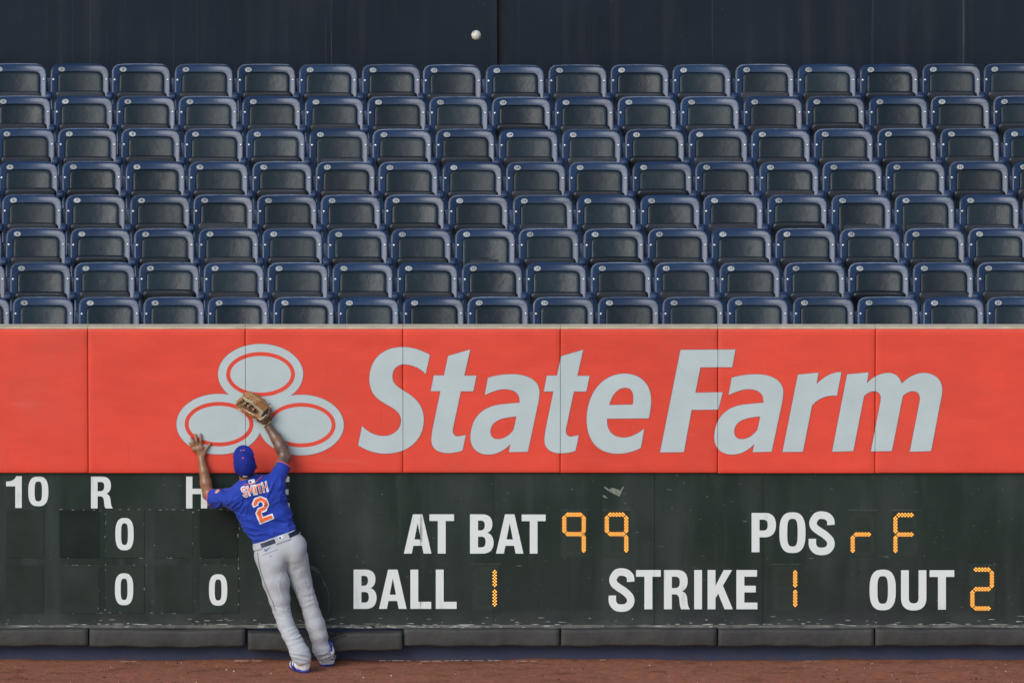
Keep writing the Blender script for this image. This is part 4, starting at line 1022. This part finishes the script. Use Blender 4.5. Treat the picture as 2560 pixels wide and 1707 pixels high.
zk_l, zk_r = PX(*leg_l[3][:3]), PX(*leg_r[3][:3]); ha, hb = PX(*leg_l[8][:3]), PX(*leg_r[9][:3])
def trouser_fold(V):
    w = .0020 * vnoise(V, 9, 11) + .0010 * vnoise(V, 24, 12)
    k0 = w.copy()
    up = A((0, 0, 1))
    for k, (c, amp, sz, ax) in enumerate(((zk_l, .0070, .085, (.30, 0, .95)), (zk_r, .0034, .11, (-.35, 0, .94)), (ha, .0095, .085, (.22, .2, .95)), (hb, .0100, .075, (-.30, .1, .95)), (ha + A((-.05, 0, .14)), .0075, .07, (-.4, 0, .9)), (hb + A((-.02, 0, .16)), .0042, .09, (.6, 0, .8)))):
        q = V - c; g = np.exp(-(np.linalg.norm(q * A((1, .5, 1)), axis=1) / sz) ** 2); ax = A(ax) / np.linalg.norm(ax)
        w += amp * g * ridge(V, ax, 4.2, 20 + 3 * k)
    cr = PX(724, 1418, -.4); q = V - cr
    w -= .010 * np.exp(-(q[:, 0] / .018) ** 2 - ((q[:, 2] - .02) / .06) ** 2)                  # the seat seam pulled in
    for ax, sgn in (((.75, 0, .66), -1), ((-.62, 0, .78), 1)):
        g = np.exp(-((q[:, 0] - sgn * .05) / .07) ** 2 - ((q[:, 2] + .035) / .06) ** 2); w += .0042 * g * ridge(V, A(ax), 3.4, 60 + sgn)
    th = np.exp(-((V[:, 2] - PX(700, 1465, -.4)[2]) / .13) ** 2)
    w += .0034 * th * ridge(V, A((.95, 0, .30)), 3.6, 71)                                       # long pulls down the thighs
    return k0 + .6 * (w - k0)
trousers, TV, TF = sdf_obj('trousers', f_trouser, PX(618, 1675, -.70), PX(850, 1300, -.14) + A((0, 0, .03)), .0045, M['trouser'], person, trouser_fold, 2)
bt = lambda p, g, s0, s1, t0=-9, t1=9: np.maximum(np.maximum(f_hips(p) - g, np.maximum(s0 - (p - W0) @ UAX, (p - W0) @ UAX - s1)), np.maximum(t0 - (p - W0) @ TAX, (p - W0) @ TAX - t1))
blo, bhi = PX(618, 1390, -.48), PX(765, 1300, -.16)
sdf_obj('belt', lambda p: bt(p, .004, -.041, -.007), blo, bhi, .0035, M['belt'], trousers, None, 1)
for t0, t1, s0 in ((-.012, .104, -.053), (-.2, -.128, -.048), (.187, .3, -.045)):
    sdf_obj('belt_loop', lambda p: bt(p, .0085, s0, .001, t0, t1), blo, bhi, .0035, M['trouser'], trousers, None, 1)
bvh_t = BVHTree.FromPolygons([Vector(v) for v in TV], [tuple(int(k) for k in f) for f in TF])
zF = lambda o: [[(600 + x / 11.2, 1290 + y / 11.2) for x, y in s] for s in o]
drape('maker_mark', zF([[(676, 905), (690, 975), (712, 985), (868, 842), (735, 932), (708, 938), (692, 905)]]), bvh_t, M['shoe_b'], trousers, .004)
drape('pocket_seam', zF([stroke([(620, 1092), (830, 1010), (1050, 930)], 9, 6)]), bvh_t, M['trouser_line'], trousers, .003)
drape('button', zF([ellipse(858, 1112, 20, 14, 12)]), bvh_t, M['trouser_line'], trousers, .003)
drape('side_piping', [stroke([(644, 1380), (646, 1400), (651, 1425), (660, 1452), (670, 1478), (681, 1503), (688, 1526)], 1.5, 6)], bvh_t, M['trouser_line'], trousers, .003)
drape('league_badge', zF([[(1062, 590), (1085, 560), (1220, 520), (1250, 560), (1235, 600), (1120, 660), (1080, 640)]]), bvh_t, M['twill'], trousers, .0125)
drape('badge_mark', zF([[(1080, 590), (1130, 572), (1155, 600), (1125, 640), (1095, 620)]]), bvh_t, M['shoe_b'], trousers, .015)
drape('badge_mark', zF([[(1175, 550), (1215, 535), (1228, 560), (1190, 575)]]), bvh_t, mat('badge_red', (.55, .25, .24), .6), trousers, .015)
# -- cap
def f_cap(p):
    l = hl(p); d = ell(l, (0, -.002, .020), (.0875, .107, .108)); return np.maximum(np.maximum(d, -ell(l, (0, -.002, .018), (.078, .097, .098))), .006 + .10 * l[:, 1] * 0 - l[:, 2])
m_ = .14
cap_, CV, CF = sdf_obj('cap', f_cap, HC - .16, HC + .16, .004, M['cap'], person, lambda V: .0012 * vnoise(V, 22, 41) + .0016 * np.cos(6 * np.arctan2(hl(V)[:, 0], hl(V)[:, 1])) * (hl(V)[:, 2] < .11), 2)
def f_brim(p):
    l = hl(p); c = .012 - 2.6 * l[:, 0] ** 2 - .10 * (l[:, 1] - .09)
    return np.maximum(np.maximum(np.abs(l[:, 2] - c) - .0042, ell(np.stack([l[:, 0], l[:, 1], l[:, 1] * 0], 1), (0, .078, 0), (.083, .098, .05))), .070 - l[:, 1] - 0 * l[:, 0])
sdf_obj('brim', f_brim, HC - .20, HC + .26, .0035, M['cap'], cap_, None, 2)
bm = bmesh.new(); bmesh.ops.create_uvsphere(bm, u_segments=12, v_segments=8, radius=.0085); bm_obj('button', bm, mat('button_orange', (.75, .10, .09), .6), cap_, True, Vector(hw(0, 0, .129)))
bvh_c = BVHTree.FromPolygons([Vector(v) for v in CV], [tuple(int(k) for k in f) for f in CF])
z2 = lambda o: [[(560 + x / 13.07, 1100 + y / 13.07) for x, y in s] for s in o]
drape('league_tab', z2([[(605, 1160), (745, 1165), (770, 1195), (740, 1218), (630, 1215), (612, 1190)]]), bvh_c, M['twill'], cap_, .004)
for q in ([(515, 335), (540, 318), (585, 322), (575, 342), (530, 350)], [(600, 320), (640, 305), (690, 325), (650, 340)]):
    drape('front_emblem', z2([q]), bvh_c, mat('emblem_orange', (.6, .2, .25), .6), cap_, .004)
# -- shoes
def shoe_parts(h, f):
    f = A(f); f = f / np.linalg.norm(f); sd = np.cross(f, A((0, 0, 1)))
    loc = lambda p: np.stack([(p - h) @ f, (p - h) @ sd, p[:, 2]], 1)
    def fu(p):
        l = loc(p)
        d = union(l, [(A((.045, 0, .048)), A((.12, 0, .050)), .046, .046, ((0, 1, 0), .92)), (A((.12, 0, .048)), A((.205, .004, .034)), .047, .045, ((0, 0, 1), .9)), (A((.205, .004, .032)), A((.240, .004, .028)), .044, .038, ((0, 0, 1), .8)), (A((.05, 0, .05)), A((.045, 0, .105)), .040, .038, None), (A((.12, 0, .065)), A((.06, 0, .10)), .038, .036, None)], .02)
        return np.maximum(d, .006 - l[:, 2])
    def fs(p):
        l = loc(p); d = union(l, [(A((.045, 0, .012)), A((.14, 0, .012)), .047, .045, None), (A((.14, 0, .012)), A((.232, .004, .012)), .048, .043, None)], .02)
        return np.maximum(d, np.maximum(-l[:, 2], l[:, 2] - .009 - .015 * np.exp(-((l[:, 0] - .05) / .04) ** 2)))
    def mf(c):
        l = loc(c); q = l[:, 0] - (l[:, 2] - .04) * .5
        blue = ((q > .125) & (q < .205)) & ~((np.abs(q - .165) < .011) & (l[:, 2] < .085) & (l[:, 2] > .035)) | (l[:, 2] > .088)
        return np.where(blue, 1, 0)
    lo = np.minimum(h, h + f * .29) - A((.09, .09, 0)); hi = np.maximum(h, h + f * .29) + A((.09, .09, .20)); lo[2] = -.02
    o, _, _ = sdf_obj('shoe', fu, lo, hi, .004, [M['shoe_w'], M['shoe_b']], person, None, 2, mf)
    sdf_obj('sole', fs, lo, hi, .004, M['shoe_b'], o, None, 1)
hl0 = A(G(761, 1679)); hl0[2] = 0
shoe_parts(hl0 - A((-.42, .90, 0)) * .04, (-.42, .90, 0))
# the right heel is lifted, the toes press on the dirt by the wall
ra, rb, rc, rd = PX(810, 1651.5, -.235), PX(822, 1650.5, -.205), PX(825, 1628, -.275), PX(823, 1609, -.285)
re_ = A(G(820, 1657)) + A((.03, .10, .034))
rp = [(ra, rb, .036, .037, None), (rb, re_, .036, .032, ((0, 0, 1), .8)), (rb, rc, .034, .031, None), (rc, rd, .031, .024, None)]
fr = lambda p: np.maximum(union(p, rp, .02), .006 - p[:, 2])
def mr_(c):
    edge = c[:, 0] > (rc[0] + .022 + .10 * np.clip(c[:, 2] - rc[2], -.1, .1) * -1)
    return np.where((c[:, 2] > PX(825, 1626, -.27)[2]) & ~edge & (c[:, 0] > -9) | ((c[:, 0] > PX(819, 1645, -.25)[0]) & (c[:, 2] > PX(819, 1650, -.25)[2]) & ~edge & (c[:, 2] < PX(825, 1646, -.25)[2])), 1, 0)
o, _, _ = sdf_obj('shoe', fr, np.minimum(np.minimum(ra, rd), re_) - .06, np.maximum(np.maximum(ra, rd), re_) + .07, .0035, [M['shoe_w'], M['shoe_b']], person, None, 2, mr_)
sdf_obj('sole', lambda p: np.maximum(np.maximum(union(p, [(ra + A((0, 0, -.02)), rb + A((0, 0, -.02)), .036, .037, None), (rb + A((0, 0, -.02)), re_ + A((0, 0, -.02)), .037, .034, None)], .02), p[:, 2] - .014), -p[:, 2] - .002), ra - .08, np.maximum(rb, re_) + .08, .0035, M['shoe_b'], o, None, 1)
# yellow wrist band on the glove arm
wa, wb = PX(674, 1071, -.10), PX(668, 1060, -.095); wx = (wb - wa) / np.linalg.norm(wb - wa)
sdf_obj('wristband', lambda p: np.maximum(capd(p, wa, wb, .036, .036), np.abs((p - wb) @ wx - .004) - .006), wb - .08, wb + .08, .003, M['yellow'], person, None, 1)

# ------------------------------------------------------------------ baseball glove, back to the field
z3 = lambda x, y, Y: PX(580 + x / 11.2, 970 + y / 11.2, Y)
gl_org = Vector(z3(900, 850, -.09)); glove = empty('baseball_glove', gl_org); tag(glove, 'tan leather baseball glove on the raised hand against the oval emblem', 'glove')
def tube(name, pts, r, mt, parent=glove, h=.0035, fl=None, k=.01):
    """pts: (x, y, Y[, radius])"""
    pr = [(z3(*pts[i][:3]), z3(*pts[i + 1][:3]), pts[i][3] if len(pts[i]) > 3 else r, pts[i + 1][3] if len(pts[i + 1]) > 3 else r, fl) for i in range(len(pts) - 1)]
    allp = np.array([q for a in pr for q in a[:2]]); m = max(max(a[2], a[3]) for a in pr) + .012
    return sdf_obj(name, lambda p: union(p, pr, k), allp.min(0) - m, allp.max(0) + m, h, M[mt], parent, lambda V: .0008 * vnoise(V, 40, 50), 1)[0]
tube('finger_stall', [(880, 690, -.135, .020), (600, 400, -.120, .021), (300, 265, -.078, .016)], .02, 'leather_pale')
tube('finger_stall', [(930, 640, -.135, .020), (690, 400, -.130, .022), (480, 240, -.105, .020), (350, 190, -.075, .016)], .02, 'leather')
tube('finger_stall', [(970, 600, -.130, .019), (770, 370, -.125, .022), (560, 200, -.100, .020), (400, 150, -.074, .016)], .02, 'leather')
tube('finger_stall', [(1000, 570, -.120, .018), (860, 390, -.110, .022), (680, 240, -.090, .019), (500, 160, -.072, .014)], .02, 'leather')
tube('thumb_stall', [(800, 800, -.120, .022), (600, 760, -.110, .019), (400, 640, -.098, .019), (150, 450, -.076, .015)], .02, 'leather')
tube('palm', [(860, 760, -.085, .034), (700, 620, -.080, .034), (500, 430, -.072, .026), (260, 330, -.068, .018)], .03, 'leather_dark', fl=((0, 1, 0), .5))
tube('palm_back', [(960, 640, -.112, .030), (820, 790, -.112, .028)], .03, 'leather_pale')
tube('web_bar', [(150, 450, -.088, .011), (190, 370, -.090, .012), (300, 300, -.092, .011)], .01, 'leather')
for a, b in (((250, 500), (380, 400)), ((390, 570), (520, 470)), ((520, 660), (640, 560))):
    tube('web_bar', [(a[0], a[1], -.102), (b[0], b[1], -.106)], .0095, 'leather')
tube('web_spine', [(180, 420, -.100), (330, 510, -.108), (480, 600, -.112), (640, 700, -.116)], .008, 'leather_dark')
tube('wrist_strap', [(780, 850, -.125, .020), (900, 850, -.138, .021), (1010, 760, -.135, .021), (1050, 620, -.12, .018), (1010, 520, -.105, .012)], .02, 'leather_dark')
tube('heel', [(760, 880, -.105, .022), (920, 920, -.118, .026), (1040, 850, -.112, .022)], .02, 'leather_dark', k=.02)
tube('wrist_opening', [(850, 770, -.146, .010), (930, 680, -.150, .013), (990, 590, -.142, .009)], .01, 'foam')
for pts in ([(720, 830, -.150), (790, 880, -.155), (860, 870, -.158)], [(780, 830, -.158), (880, 820, -.164), (960, 740, -.160)], [(400, 620, -.124), (500, 690, -.130), (630, 755, -.135)], [(110, 520, -.070), (220, 600, -.082), (330, 650, -.092)], [(1030, 470, -.100), (1080, 540, -.108), (1090, 620, -.115)]):
    tube('lace', pts, .0038, 'lace', h=.0025)
V, F = [], []
for x, y, Y in ((270, 250, -.102), (500, 310, -.148), (585, 360, -.152), (290, 370, -.112), (380, 440, -.120), (440, 480, -.124), (540, 550, -.128), (600, 610, -.132), (270, 570, -.112), (340, 590, -.116), (400, 260, -.130), (820, 345, -.140), (115, 520, -.082), (180, 320, -.1)):
    c = z3(x, y, Y); b = len(V); r = .0052
    V += [c + A(q) * r for q in ((1, 0, 0), (-1, 0, 0), (0, 1, 0), (0, -1, 0), (0, 0, 1), (0, 0, -1))]
    F += [tuple(b + k for k in t) for t in ((0, 3, 4), (3, 1, 4), (1, 2, 4), (2, 0, 4), (3, 0, 5), (1, 3, 5), (2, 1, 5), (0, 2, 5))]
tag(add('lace_knots', V, F, M['lace'], glove, True), kind='stuff')
